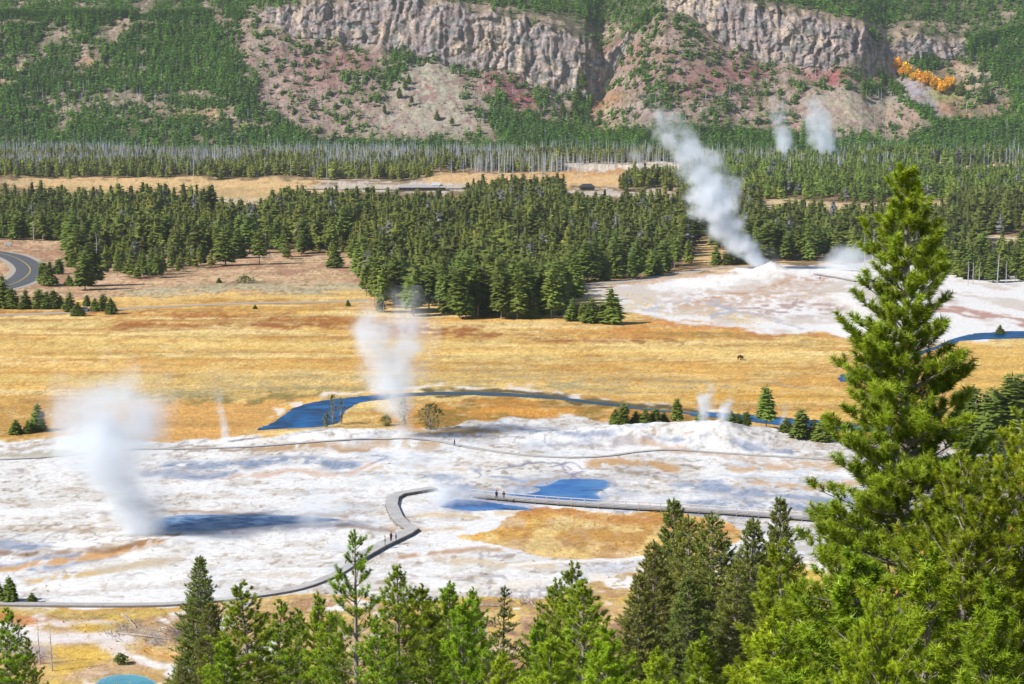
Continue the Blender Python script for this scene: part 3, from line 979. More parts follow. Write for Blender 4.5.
def scatter(name, mat, templates, pos, hts, yaw, which, tints, squash=None):
    """many small plants in one mesh"""
    V, Fc, T, off = [], [], [], 0
    for k, (v, f, t) in enumerate(templates):
        s = np.where(which == k)[0]
        if not len(s):
            continue
        c, sn = np.cos(yaw[s])[:, None], np.sin(yaw[s])[:, None]
        h = hts[s][:, None]
        w = h * (squash[s][:, None] if squash is not None else 1)
        x = (v[None, :, 0] * c - v[None, :, 1] * sn) * w + pos[s, 0:1]
        y = (v[None, :, 0] * sn + v[None, :, 1] * c) * w + pos[s, 1:2]
        z = v[None, :, 2] * h + pos[s, 2:3]
        V.append(np.stack([x, y, z], -1).reshape(-1, 3))
        Fc.append((f[None] + (np.arange(len(s)) * len(v))[:, None, None]).reshape(-1, 3) + off)
        T.append((t[None] * tints[s][:, None, :]).reshape(-1, 3))
        off += len(s) * len(v)
    return link(name, tri_mesh(name, np.concatenate(V), np.concatenate(Fc), np.concatenate(T)), mat)


o = scatter('grass_tussocks', M['tussock'], [tussock(k) for k in range(6)], _tp, .13 + .26 * _r.random(nt_) ** 2, _r.random(nt_) * 6.28, _r.integers(0, 6, nt_), _tc, 1.1 + .6 * _r.random(nt_))
tag(o, 'tussocks of dry grass dotted over the meadow and lower ground', 'grass', None, 'stuff')

# hillside forest: far mass of conifers a few pixels each
pr = dens * .34
pick = rng.random(dens.shape) < pr
ii = np.where(pick.ravel())[0]
hpos = np.stack([hx.ravel()[ii], hy.ravel()[ii], hz.ravel()[ii] - .3], -1)
hillT = [conifer(100 + k, 24, .05, .19, False, 0, .7, .6) for k in range(5)]
nh = len(ii)
yel = np.clip(fbm(hpos[:, 0] / 60, hpos[:, 1] / 60, 91, 3) * 2 - .6, 0, 1)[:, None]
ht = (.45 + 1.0 * rng.random((nh, 1))) * np.where(dens.ravel()[ii] < .27, .7, 1.0)[:, None] * np.where(((dens.ravel()[ii] < .27) & (rng.random(nh) < .25))[:, None], np.array([[2.2, .75, 1.0]]), np.array([[1.0, 1.0, 1.0]])) * (np.array([[1, 1, 1]]) * (1 - yel) + np.array([[1.25, 1.25, .9]]) * yel)
o = scatter('hillside_forest', M['hillforest'], hillT, hpos, (3.2 + 2.5 * rng.random(nh) + (5 + 9 * rng.random(nh)) * sstep(.16, .42, dens.ravel()[ii])), rng.random(nh) * 6.28, rng.integers(0, 5, nh), ht, .95 + .5 * rng.random(nh))
tag(o, 'distant conifers covering the far hillside', 'forest', None, 'stuff')
print('hill trees', nh)

# ------------------------------------------------------------------ valley forest
def forest_mask(px, py, wx, wy):
    P = Painter(px, py, wx, wy, .45)
    m = np.zeros(px.shape)
    main = P.poly([(-200, 240), (60, 240), (84, 262), (110, 276), (150, 280), (205, 268), (260, 266), (300, 262), (355, 262), (368, 300), (372, 312), (400, 317), (450, 321), (560, 321), (572, 300),
                   (580, 282), (640, 280), (676, 274), (690, 262), (690, 240), (710, 240), (712, 262), (735, 265), (765, 264), (830, 258), (890, 262), (960, 280), (1040, 284), (1200, 284), (1200, 150), (-200, 150)], 2)
    m = np.maximum(m, main)
    holes = [([(-200, 176), (30, 178), (120, 178), (330, 178), (330, 209), (120, 208), (-200, 202)], 1), ([(320, 178), (470, 180), (470, 214), (320, 212)], 1), ([(430, 171), (620, 172), (620, 192), (560, 192), (430, 197)], 1),
             ([(560, 163), (720, 164), (720, 175), (600, 182), (560, 182)], 1), ([(565, 187), (690, 190), (680, 213), (565, 214)], 1), ([(755, 201), (950, 201), (950, 227), (760, 228)], 1),
             ([(980, 232), (1060, 233), (1060, 262), (980, 262)], 1), ([(930, 165), (1200, 165), (1200, 174), (930, 174)], 1), ([(690, 236), (716, 236), (732, 268), (690, 276)], 1),
             ([(214, 199), (268, 198), (268, 221), (214, 222)], 1)]
    for pts, f in holes:
        m = m * (1 - P.poly(pts, f))
    th = P.poly([(210, 250), (350, 246), (360, 275), (300, 272), (210, 272)], 3)
    m = m * (1 - .75 * th)
    m = np.maximum(m, P.poly([(575, 305), (592, 300), (622, 318), (620, 326), (578, 325)], 1) * .0)
    return m


sp = 8.3
gx, gy = np.meshgrid(np.arange(-720, 720, sp), np.arange(650, 2345, sp))
gx = gx + rng.uniform(-.48, .48, gx.shape) * sp
gy = gy + rng.uniform(-.48, .48, gy.shape) * sp
gx, gy = gx.ravel(), gy.ravel()
gz = zprof(gy)
gpx, gpy = pix(gx, gy, gz)
ok = (gpx > -90) & (gpx < 1114)
gx, gy, gz, gpx, gpy = gx[ok], gy[ok], gz[ok], gpx[ok], gpy[ok]
fm = forest_mask(gpx, gpy, gx, gy)
gapn = fbm(gx / 45, gy / 45, 33, 3)
keepf = rng.random(len(gx)) < fm * (.55 + .45 * sstep(.35, .5, gapn)) * np.where(gy > 1500, .85, 1.0)
gx, gy, gz, gpx, gpy = gx[keepf], gy[keepf], gz[keepf], gpx[keepf], gpy[keepf]


gz = ground_z(gx, gy)
nfor = len(gx)
gh = np.where(gy < 1500, 9 + 14 * rng.random(nfor) ** .8, 9 + 11 * rng.random(nfor))
gh *= .8 + .4 * fbm(gx / 50, gy / 50, 35, 2)
young = (gpy > 262) & (gpx < 215) & (gpx > 85)
gh = np.where(young, 5 + 9 * rng.random(nfor), gh)
# the individually built ones: those that show largest (front edge, unobstructed)
front = np.zeros(nfor)
bins = (gpx // 5).astype(int)
order = np.argsort(-gpy)
seen = {}
for i in order:
    k = bins[i]
    c = seen.get(k, 0)
    front[i] = gh[i] * F / gy[i] * (.62 ** c)
    seen[k] = c + 1
indiv = np.zeros(nfor, bool)
inframe = (gpx > -6) & (gpx < 1030) & (gpy < 330)
cand = np.argsort(-np.where(inframe, front, 0))[:205]
indiv[cand] = True
mass = ~indiv
forestT = [conifer(200 + k, 80, [.12, .22, .08, .3, .18, .05, .25, .14][k], [.22, .19, .25, .18, .23, .27, .20, .24][k], True, .2, [.45, .34, .55, .30, .40, .6, .38, .34][k], .40) for k in range(8)]
fog = fbm(gx / 80, gy / 80, 95, 3)
mt = (.55 + .85 * rng.random((nfor, 1))) * (np.array([[1, 1, 1]]) + sstep(.35, .65, fog)[:, None] * np.array([[.18, .10, -.05]]))
mt = mt * np.where((gpx > 680) & (gpy < 205), 1.0, 0.0)[:, None] * np.array([[1.1, 1.35, 1.1]]) + mt * (1 - np.where((gpx > 680) & (gpy < 205), 1.0, 0.0))[:, None]
mt = mt * np.where((gpx < 700) & (gpy < 182), 1.3, 1.0)[:, None]
mt = np.where((rng.random(nfor) < .05)[:, None], mt * np.array([[1.5, 1.2, 1.2]]), mt)
mt = np.where((rng.random(nfor) < .035)[:, None], np.array([[1.9, 1.45, 8.0]]) * (.7 + .4 * rng.random((nfor, 1))), mt)
gpos = np.stack([gx, gy, gz - .2], -1)
yawf, whf = rng.random(nfor) * 6.28, rng.integers(0, 8, nfor)
sq = .80 + .70 * rng.random(nfor)
o = scatter('valley_forest', M['forest'], forestT, gpos[mass], gh[mass], yawf[mass], whf[mass], mt[mass], sq[mass])
tag(o, 'deep mass of conifers filling the valley behind the meadow', 'forest', None, 'stuff')
trunks = [trunk_arrays(.5, .011, .006, 0, 5, 4)]
mm = mass & (gpy > 232)
nm = int(mm.sum())
o2 = scatter('forest_trunks', M['bark'], trunks, gpos[mm], gh[mm], yawf[mm], np.zeros(nm, int), np.ones((nm, 3)))
o2.parent = o
o2['kind'] = 'stuff'
print('forest', nfor, 'mass', int(mass.sum()))

# individually built valley conifers (trunk + crown), eight kinds copied about
protoV = []
for k in range(8):
    cbk = [.12, .2, .06, .26, .16, .04, .22, .1][k]
    v, f, t = conifer(300 + k, 330, cbk, [.22, .19, .25, .18, .23, .27, .20, .24][k], True, .10, [.45, .34, .55, .30, .40, .6, .38, .34][k], .25)
    root = thing('conifer', None, 'tree')
    link('crown', tri_mesh('valley_crown', v, f, t), M['forest'], root)
    v, f, t = trunk_arrays(.95, .013, .002, .0, 20 + k, 6)
    link('trunk', tri_mesh('valley_trunk', v, f, t), M['bark'], root)
    protoV.append(root)
usedV = set()


def put(k, loc, h, rz, label, group, w=1.0):
    sc = (h * w, h * w, h)
    if k in usedV:
        return dup(protoV[k], loc, rz, sc, label, group)
    usedV.add(k)
    r = protoV[k]
    r.location, r.scale, r.rotation_euler = loc, sc, (0, 0, rz)
    r['label'] = label
    r['group'] = group
    return r


def forest_label(px, py, h):
    size = 'tall' if h > 19 else ('slim' if h > 15 else 'short')
    if px < 90:
        w = 'beside the dusty slope above the asphalt bend'
    elif px < 215:
        w = 'among young trees above the dry path'
    elif px < 362:
        w = 'along the forest edge above the sandy clearing'
    elif px < 470:
        w = 'where the forest reaches the meadow behind the rising steam column'
    elif px < 575:
        w = 'in the forest point that juts into the golden meadow'
    elif px < 700:
        w = 'along the forest edge left of the big slanting steam plume'
    elif px < 790:
        w = 'behind the steaming cone of the upper white terrace'
    elif px < 890:
        w = 'behind the low steam right of the cone'
    else:
        w = 'above the white flat right of the tall foreground pine'
    return f'{size} dark conifer {w}'


for i in np.where(indiv)[0]:
    put(int(whf[i]), tuple(gpos[i]), float(gh[i]), float(yawf[i]), forest_label(gpx[i], gpy[i], gh[i]), 'conifers along the valley forest edge', float(sq[i]))

# single trees and bushes standing apart: photo x, base y, height in px, kind, label
singles = [
    (3, 308, 34, 5, 'dark bushy conifer at the left frame edge below the road bend'), (12, 309, 22, 7, 'dark conifer next to the road bend, second in its row'), (26, 309, 20, 2, 'round conifer below the road bend, third in its row'),
    (39, 309, 21, 7, 'broad olive conifer in the row above the golden meadow'), (47, 309, 19, 2, 'paler conifer in the middle of the roadside row'), (54, 309, 20, 7, 'conifer right of the middle of the roadside row'), (60, 308, 14, 5, 'low conifer gap-filler in the roadside row'),
    (70, 312, 21, 2, 'pointed green conifer nearest the white car on its left'), (78, 316, 15, 5, 'small dark conifer standing forward of the white car'), (87, 306, 12, 5, 'little conifer behind the white car'),
    (95, 311, 14, 2, 'small conifer right of the white car'), (103, 311, 18, 7, 'tallest of the three small conifers right of the white car'), (111, 314, 17, 2, 'last small conifer at the right end of the roadside row'),
    (44, 285, 24, 7, 'bushy conifer on the dust just right of the asphalt bend'), (50, 286, 26, 2, 'taller bushy conifer right of the asphalt bend'), (59, 274, 16, 7, 'round-topped conifer on bare dust above its neighbours'),
    (69, 286, 12, 2, 'small cone-shaped conifer alone on bare dust'), (71, 267, 12, 5, 'lone small conifer high on the bare dusty slope'), (85, 290, 40, 0, 'tall ragged conifer between dust slope and forest'), (92, 286, 44, 4, 'tall conifer at the corner of the left forest'),
    (335, 268, 24, 2, 'dense conifer alone at the top of the sandy clearing'), (255, 309, 5, 5, 'tiny bush beside the dry path'), (348, 306, 7, 5, 'small shrub near the end of the dry path'), (219, 283, 6, 5, 'tiny bush on the slope of the sandy clearing'),
    (584, 322, 20, 7, 'left conifer of the small grove on the meadow edge'), (592, 323, 26, 5, 'middle conifer of the small grove on the meadow edge'), (573, 321, 24, 2, 'conifer touching the forest beside the small grove'), (611, 324, 38, 2, 'pointed conifer standing apart at the right end of the grove'), (603, 323, 22, 7, 'low bushy conifer under the pointed one in the grove'),
    (16, 434, 16, 5, 'rounded green bush beyond the left steam'), (38, 431, 29, 2, 'tallest bushy conifer beyond the left steam'), (28, 433, 14, 5, 'low bush between two others beyond the left steam'),
    (615, 428, 17, 2, 'leftmost small conifer of the row behind the white mound'), (623, 428, 22, 7, 'taller pale conifer second in the row behind the mound'), (636, 427, 15, 5, 'short conifer third in the row behind the mound'), (645, 427, 17, 2, 'conifer fourth in the row behind the mound'), (655, 426, 16, 7, 'squat conifer fifth in the row behind the mound'), (664, 425, 13, 5, 'lowest conifer of the row behind the mound'), (677, 424, 26, 4, 'tallest conifer of the row behind the mound'),
    (700, 427, 14, 5, 'dark shrub behind the steaming vent'), (731, 433, 15, 5, 'dark bush at the right foot of the white mound'), (746, 433, 14, 7, 'yellowish bush right of the white mound'), (738, 433, 12, 5, 'small bush pressed between two others by the mound'),
    (766, 431, 43, 1, 'tall grey-green conifer alone on the river bank'), (800, 441, 30, 7, 'bushy conifer near the river right of the lone tall one'), (814, 441, 22, 5, 'low conifer near the river beside a bushy one'), (823, 442, 28, 2, 'conifer by the river nearest the big foreground pine'), (786, 436, 16, 5, 'small conifer behind a wisp of vapour by the river'),
    (958, 440, 50, 0, 'tall conifer just right of the foreground pine'), (972, 446, 62, 3, 'slim conifer with bare trunk right of the foreground pine'), (984, 448, 58, 0, 'ragged conifer in the grove at right'), (993, 450, 66, 6, 'dense tall conifer in the grove at right'), (1002, 446, 60, 1, 'conifer of the right grove beside the tallest'),
    (1010, 448, 76, 4, 'tallest conifer of the grove at right'), (1019, 444, 70, 0, 'conifer at the right edge of the grove'), (1030, 446, 78, 4, 'conifer of the grove cut by the right frame edge'), (965, 448, 34, 5, 'low conifer at the foot of the right grove'), (978, 454, 26, 2, 'short conifer in front of the right grove'),
    (996, 456, 24, 5, 'bushy conifer in front of the right grove'), (1010, 470, 15, 5, 'grey-green bush beside the right boardwalk'),
    (10, 602, 28, 2, 'green pyramidal conifer behind the lower left boardwalk'), (0, 602, 20, 5, 'low conifer at the left edge behind the boardwalk'), (32, 603, 12, 5, 'small round conifer behind the lower left boardwalk'),
    (1000, 334, 10, 5, 'bush on the far river bank at right'), (888, 366, 14, 5, 'bush on the river bank behind the big pine'),
    (716, 266, 20, 2, 'dark conifer left of the steaming cone'), (728, 266, 17, 7, 'conifer close behind the slanting steam'), (740, 265, 22, 5, 'bushy conifer hidden by slanting steam'),
]
for j, (x, y, h, k, lab) in enumerate(singles):
    p = G(x, y, -.1)
    hm = h * p.y / F
    put(k, (p.x, p.y, float(ground_z(p.x, p.y)) - .15), hm * 1.05, j * 1.7, lab, 'conifers standing apart in the valley', (1.9 if h < 18 else 1.5) if k in (5, 2, 7) else 1.35)

# grey willows beside the vent
def bush(name, label, cat, px, py, wpx, hpx, mat, n=260, leaf=.35, group=None):
    p = G(px, py)
    r = np.random.default_rng(int(px * 7 + py))
    s = p.y / F
    W_, H_ = wpx * s / 2, hpx * s
    root = thing(name, label, cat, (p.x, p.y, float(ground_z(p.x, p.y))), 0, group)
    mb, st = MB(), MB()
    for q in range(9):
        a, e = r.random() * 6.28, .3 + .9 * r.random()
        tip = np.array([math.cos(a) * W_ * .8 * math.cos(e), math.sin(a) * W_ * .8 * math.cos(e), H_ * (.5 + .45 * r.random())])
        st.tube([(0, 0, -.1), tip * np.array([.4, .4, .6]), tip], [.06, .04, .015], 4)
    u = r.random(n) * 6.28
    zz = r.random(n) ** .7
    rr = np.sqrt(r.random(n)) * W_ * np.sin(np.clip(zz, .12, .97) * math.pi) ** .6
    c = np.stack([np.cos(u) * rr, np.sin(u) * rr, zz * H_], -1)
    d1, d2 = r.normal(size=(n, 3)) * leaf, r.normal(size=(n, 3)) * leaf
    v = np.stack([c - d1 * .5, c + d2 * .6, c + d1 * .7], 1).reshape(-1, 3)
    mb.add(v, np.arange(3 * n).reshape(-1, 3), np.repeat((.7 + .6 * r.random(n))[:, None], 3, 0) * np.ones((1, 3)))
    mb.build('foliage', mat, root)
    st.build('stem', M['twig'], root)
    return root


bush('willow_bush', 'grey-green rounded bush right of the middle steam column', 'bush', 431, 432, 30, 26, M['scrub'], 420)
bush('willow_bush', 'small dark green bush left of the middle steam foot', 'bush', 386, 427, 14, 10, M['spruce'], 220)
bush('willow_bush', 'thin feathery bush at the blue river pool', 'bush', 333, 426, 9, 32, M['scrub'], 120)
bush('willow_bush', 'second feathery bush overlapping the river pool', 'bush', 341, 424, 8, 26, M['scrub'], 100)
bush('willow_bush', 'bushy sprout at the right end of the river pool', 'bush', 326, 428, 9, 14, M['scrub'], 110)
bush('willow_bush', 'sparse bush inside the foot of the middle steam', 'bush', 404, 426, 14, 26, M['scrub'], 130)
bush('willow_bush', 'dark shrub beside the little white spring at lower left', 'bush', 121, 664, 14, 10, M['spruce'], 200, .3)
bush('willow_bush', 'low olive shrub on the sandy clearing', 'bush', 245, 283, 22, 7, M['scrub'], 160, .7)

# ------------------------------------------------------------------ snags
def snag_arrays(seed, n=9, h=1.0):
    r = random.Random(seed)
    mb = MB()
    mb.tube([(0, 0, -.02), (r.uniform(-.01, .01), 0, .35), (r.uniform(-.015, .015), 0, .7), (r.uniform(-.02, .02), 0, 1)], [.014, .011, .008, .002], 5)
    for k in range(n):
        z = r.uniform(.3, .95)
        a = r.uniform(0, 6.28)
        L = .11 * (1.05 - z) + .02
        mb.tube([(0, 0, z), (math.cos(a) * L, math.sin(a) * L, z - .2 * L)], [.004, .0015], 3)
    return mb.arrays()


snT = [snag_arrays(500 + k, 10) for k in range(5)]
sx, sy = np.meshgrid(np.arange(-720, 720, 6.5), np.arange(1930, 2420, 6.5))
sx, sy = (sx + rng.uniform(-4, 4, sx.shape)).ravel(), (sy + rng.uniform(-4, 4, sy.shape)).ravel()
spx, spy = pix(sx, sy, ground_z(sx, sy))
dn = fbm(sx / 90, sy / 90, 36, 3)
pk = (spx > -60) & (spx < 1090) & (rng.random(len(sx)) < np.where(spx < 560, .8, np.where(spx < 720, .4, .16)) * sstep(.36, .6, dn) * np.where((spy < 173), 1.0, .12))
spos = np.stack([sx[pk], sy[pk], ground_z(sx, sy)[pk]], -1)
ns = len(spos)
M['snagfar'] = plain_material('silvered_snags', (.47, .48, .53), .9, .3, .2, tint=True)
o = scatter('dead_forest', M['snagfar'], snT, spos, 15 + 9 * rng.random(ns), rng.random(ns) * 6, rng.integers(0, 5, ns), .6 + .6 * rng.random((ns, 1)) * np.ones((1, 3)), np.full(ns, 1.1))
tag(o, 'band of silvery dead trunks below the hillside', 'forest', None, 'stuff')
# snags dotted over the hill slope
hh = np.where((rng.random(dens.shape) < .0035 * (HPY > 60) * (HPY < 150) * (1 - HC) * np.where(HPX < 300, 3, 1)).ravel())[0]
o = scatter('hillside_snags', M['snagfar'], snT, np.stack([hx.ravel()[hh], hy.ravel()[hh], hz.ravel()[hh]], -1), 9 + 8 * rng.random(len(hh)), rng.random(len(hh)) * 6, rng.integers(0, 5, len(hh)), np.ones((len(hh), 3)), np.full(len(hh), 1.5))
tag(o, 'thin dead trunks scattered over the hillside', 'forest', None, 'stuff')

snag_list = [(865, 268, 34, 'slim bare snag left of the big pine top'), (872, 268, 40, 'pale forked snag left of the big pine top'), (878, 270, 30, 'short snag half hidden by the big pine'),
             (968, 286, 26, 'leftmost white snag at the right forest edge'), (973, 284, 24, 'second white snag at the right forest edge'), (979, 282, 20, 'short white snag at the right forest edge'), (997, 285, 32, 'tallest white snag at the right forest edge'), (1006, 284, 24, 'last white snag at the right forest edge'),
             (262, 258, 24, 'twin snag on the sandy clearing, left one'), (266, 258, 26, 'twin snag on the sandy clearing, right one'), (503, 255, 26, 'pale bare trunk inside the middle forest'), (430, 258, 38, 'bare white trunk standing in the forest centre'), (420, 256, 34, 'paired bare trunk left of the forest centre'),
             (34, 242, 22, 'snag on the dust beyond the road bend'), (78, 250, 24, 'white snag at the left forest corner'), (97, 262, 30, 'snag by the young trees above the path'), (165, 268, 26, 'bare trunk among the left forest front'),
             (660, 270, 30, 'bare trunk at the right tip of the middle forest'), (784, 433, 22, 'pale snag beside the river bush'), (975, 448, 50, 'white snag in the right grove'), (962, 446, 30, 'short grey snag in the right grove'),
             (607, 428, 14, 'thin bare sapling left of the mound row'), (52, 671, 48, 'grey dead sapling in the lower left grass'), (40, 664, 42, 'thin dead sapling beside the left edge pine'), (905, 312, 20, 'snag behind the tall pine crown')]
snM = [tri_mesh('snag', *snag_arrays(560 + k, 22)) for k in range(4)]
for j, (x, y, h, lab) in enumerate(snag_list):
    p = G(x, y)
    o = link('dead_snag', snM[j % 4], M['deadwood'])
    o.location = (p.x, p.y, float(ground_z(p.x, p.y)) - .1)
    hm = h * p.y / F
    o.scale = (hm * 1.4, hm * 1.4, hm)
    o.rotation_euler = (random.uniform(-.03, .03), random.uniform(-.05, .05), j * 2.1)
    tag(o, lab, 'dead tree', 'bare snags of the valley')

# aspens and lone scree trees on the hill
asp = [(898, 68), (904, 71), (901, 75), (908, 74), (912, 78), (906, 69), (917, 77), (921, 80), (926, 80), (924, 84), (930, 83), (935, 84), (934, 88), (940, 87), (944, 88), (947, 85), (951, 87), (942, 91), (948, 90)]


def hill_point(px, py):
    k = np.argmin((HPX - px) ** 2 + (HPY - py) ** 2 * 4)
    return float(hx.ravel()[k]), float(hy.ravel()[k]), float(hz.ravel()[k])


def round_crown(seed, n=140):
    r = np.random.default_rng(seed)
    c = r.normal(size=(n, 3))
    c /= np.linalg.norm(c, axis=1, keepdims=True)
    c *= (.55 + .45 * r.random((n, 1)))
    c = c * np.array([.38, .38, .42]) + np.array([0, 0, .58])
    d1, d2 = r.normal(size=(n, 3)) * .09, r.normal(size=(n, 3)) * .09
    v = np.stack([c - d1, c + d2, c + d1], 1).reshape(-1, 3)
    return v, np.arange(3 * n).reshape(-1, 3), np.repeat((.7 + .6 * r.random(n))[:, None], 3, 0) * np.ones((1, 3))


aM = [tri_mesh('aspen_crown', *round_crown(700 + k)) for k in range(3)]
for j, (x, y) in enumerate(asp):
    o = link('aspen', aM[j % 3], M['aspen'])
    o.location = hill_point(x, y + 2)
    s = 12 + 5 * random.random()
    o.scale = (s, s, s)
    o.rotation_euler.z = j
    tag(o, 'orange-yellow aspen in the autumn streak above the grey scree', 'tree', 'golden aspens on the hill')
scree = [(404, 88, 14, 'lower'), (399, 97, 16, 'tall'), (409, 82, 13, 'upper'), (411, 104, 13, 'small'), (384, 112, 12, 'left'), (437, 118, 13, 'right'), (452, 124, 12, 'lowest'), (575, 112, 22, 'dark'), (583, 86, 24, 'steep'), (563, 112, 18, 'slim'), (577, 100, 22, 'middle'), (593, 126, 15, 'foot'), (986, 100, 16, 'round'), (961, 92, 22, 'pointed'), (870, 96, 12, 'twin'), (863, 97, 11, 'short')]
wh = ['on the pale scree beside its long shadow', 'tallest on the pale scree under the left cliff', 'highest of the trees on the pale scree', 'smallest in the scree row under the left cliff', 'alone at the left rim of the pale scree', 'alone on the right half of the pale scree',
      'lowest on the right of the pale scree', 'in the gully below the end of the left cliff', 'high in the gully against the left cliff end', 'left of the gully trees below the cliff end', 'halfway up the gully between the cliffs', 'at the foot of the rusty gully', 'below the right rocks near the orange slope',
      'right end of the golden aspens, tall and dark', 'left one of a pair on the right scree', 'right one of a pair on the right scree']
for j, (x, y, h, _) in enumerate(scree):
    put(j % 8, hill_point(x, y + 3), h * 1.1, j * 1.3, 'dark conifer ' + wh[j], 'lone conifers on the hill', 1.35)

# ------------------------------------------------------------------ water
def ribbon(pts, widths, closed=False):
    """flat strip along world points"""
    pts = [Vector(p) for p in pts]
    L, R_ = [], []
    for i, p in enumerate(pts):
        a, b = pts[max(i - 1, 0)], pts[min(i + 1, len(pts) - 1)]
        d = (b - a)
        n = Vector((-d.y, d.x, 0)).normalized()
        w = widths[i] / 2 if hasattr(widths, '__len__') else widths / 2
        L.append(p + n * w)
        R_.append(p - n * w)
    return L, R_


def smooth_px(pts, n=8):
    """Catmull-Rom through photo points"""
    P_ = [np.array(p, float) for p in pts]
    P_ = [2 * P_[0] - P_[1]] + P_ + [2 * P_[-1] - P_[-2]]
    out = []
    for i in range(1, len(P_) - 2):
        for t in np.linspace(0, 1, n, endpoint=False):
            a, b, c, d = P_[i - 1:i + 3]
            out.append(.5 * ((2 * b) + (c - a) * t + (2 * a - 5 * b + 4 * c - d) * t * t + (3 * b - a - 3 * c + d) * t ** 3))
    out.append(P_[-2])
    return out


def sheet(name, outline_px, mat, dz, wob=0.0, seed=1):
    pts = smooth_px(list(outline_px) + [outline_px[0]], 7)[:-1]
    w = [G(p[0], p[1], dz) for p in pts]
    if wob:
        r = random.Random(seed)
        w = [Vector((p.x + r.uniform(-wob, wob), p.y + r.uniform(-wob, wob) * 2, p.z)) for p in w]
    if name == 'hot_pool':
        n = len(w)
        cen = Vector((sum(p.x for p in w) / n, sum(p.y for p in w) / n, w[0].z))
        rings, tints = [], []
        for f, t in ((1.02, .80), (.985, .30), (.93, .08), (.70, 0.0)):
            for p in w:
                rings.append(tuple(cen + (p - cen) * f))
                tints.append((t, t, t))
        rings.append(tuple(cen))
        tints.append((0, 0, 0))
        mb = MB()
        mb.quads(rings, [(i * n + j, i * n + (j + 1) % n, (i + 1) * n + (j + 1) % n, (i + 1) * n + j) for i in range(3) for j in range(n)], np.array(tints))
        mb.f.append(np.array([(3 * n + j, 3 * n + (j + 1) % n, 4 * n) for j in range(n)]))
        o = mb.build(name, mat, None, True)
        if o.data.polygons[0].normal.z < 0:
            o.data.flip_normals()
        return o
    me = bpy.data.meshes.new(name)
    me.from_pydata([tuple(p) for p in w], [], [list(range(len(w)))])
    n = me.polygons[0].normal
    if n.z < 0:
        me.flip_normals()
    return link(name, me, mat)


M['river'] = water_material('river_water', (.002, .028, .085), (.003, .115, .33), .3, .1)
M['darkriver'] = water_material('dark_river_water', (.012, .035, .06), (.02, .07, .13), .2, .2)  # darker, duller blue for the narrow reach
M['pool'] = water_material('pool_water', (.015, .11, .36), (.06, .19, .42), .2, .12, .25, .1)
M['deeppool'] = water_material('deep_pool_water', (.015, .085, .25), (.24, .34, .48), .25, .12, .5, .15)
M['turq'] = water_material('turquoise_pool', (.03, .22, .30), (.06, .30, .36), .08, .25)
w = sheet('river', [(257, 437), (258, 429), (275, 422), (292, 409), (315, 402), (345, 398), (372, 395.5), (395, 394), (396, 398), (380, 400), (360, 403), (345, 412), (338, 424), (322, 431), (300, 435), (275, 438)], M['river'], .05, .4)
tag(w, 'deep blue river pool at the bend beside the middle steam', None, kind='structure')
w = sheet('river', [(388, 394.5), (440, 392), (520, 393.8), (600, 402.2), (660, 409.8), (700, 412.5), (700, 415), (640, 409.5), (560, 400), (500, 396.3), (440, 395), (388, 398)], M['darkriver'], .056, .3, 4)
tag(w, 'narrow dark reach of the river round the marsh', None, kind='structure')
w = sheet('river', [(692, 411.5), (720, 413), (800, 419), (870, 425), (960, 432), (960, 439), (860, 432), (800, 428.5), (740, 420), (692, 415.5)], M['river'], .05, .4, 6)
tag(w, 'blue reach of the river behind the white mound', None, kind='structure')
w = sheet('river', [(1200, 328), (1024, 331), (985, 333), (962, 336), (930, 348), (885, 359), (855, 370), (838, 378), (845, 382), (868, 376), (900, 364), (950, 344), (1000, 339), (1200, 336)], M['river'], .05, .5, 3)
tag(w, 'blue river reach beyond the big pine', None, kind='structure')
w = sheet('hot_pool', [(505, 489), (520, 486), (545, 486), (560, 480), (585, 479), (607, 481), (606, 488), (596, 493), (600, 501), (570, 503), (540, 501), (515, 501), (508, 495)], M['pool'], .06, .25)
tag(w, 'clear blue hot pool behind the railed boardwalk', None, kind='structure')
w = sheet('hot_pool', [(440, 507), (455, 500), (480, 501), (505, 505), (528, 508), (527, 510), (495, 510), (470, 511)], M['pool'], .06, .2)
tag(w, 'narrow blue hot pool in front of the railed boardwalk', None, kind='structure')
w = sheet('hot_pool', [(152, 526), (158, 520), (176, 516), (210, 515), (250, 515), (290, 516), (322, 518), (338, 520), (318, 522), (285, 524), (250, 527), (215, 530), (185, 531), (163, 530)], M['deeppool'], .06, .0)
tag(w, 'long dark blue pool right of the left steam', None, kind='structure')
w = sheet('hot_pool', [(92, 690), (100, 680), (118, 675), (140, 676), (156, 684), (160, 694), (120, 700)], M['turq'], .06, .1)
tag(w, 'turquoise pool edge at the bottom left', None, kind='structure')
w = sheet('hot_pool', [(590, 447), (605, 445), (625, 447), (640, 446), (650, 448), (625, 450), (600, 450)], M['deeppool'], .06, .2)
tag(w, 'slate blue runoff pool left of the white mound', None, kind='structure')
w = sheet('hot_pool', [(742, 448), (755, 446.5), (768, 447), (775, 449), (760, 450), (745, 450)], M['pool'], .06, .2)
tag(w, 'small blue pool at the right foot of the mound', None, kind='structure')
w = sheet('hot_pool', [(640, 173), (660, 171), (690, 172), (690, 174), (650, 175)], M['pool'], .5, .2)
tag(w, 'far glint of pool behind the forest', None, kind='structure')

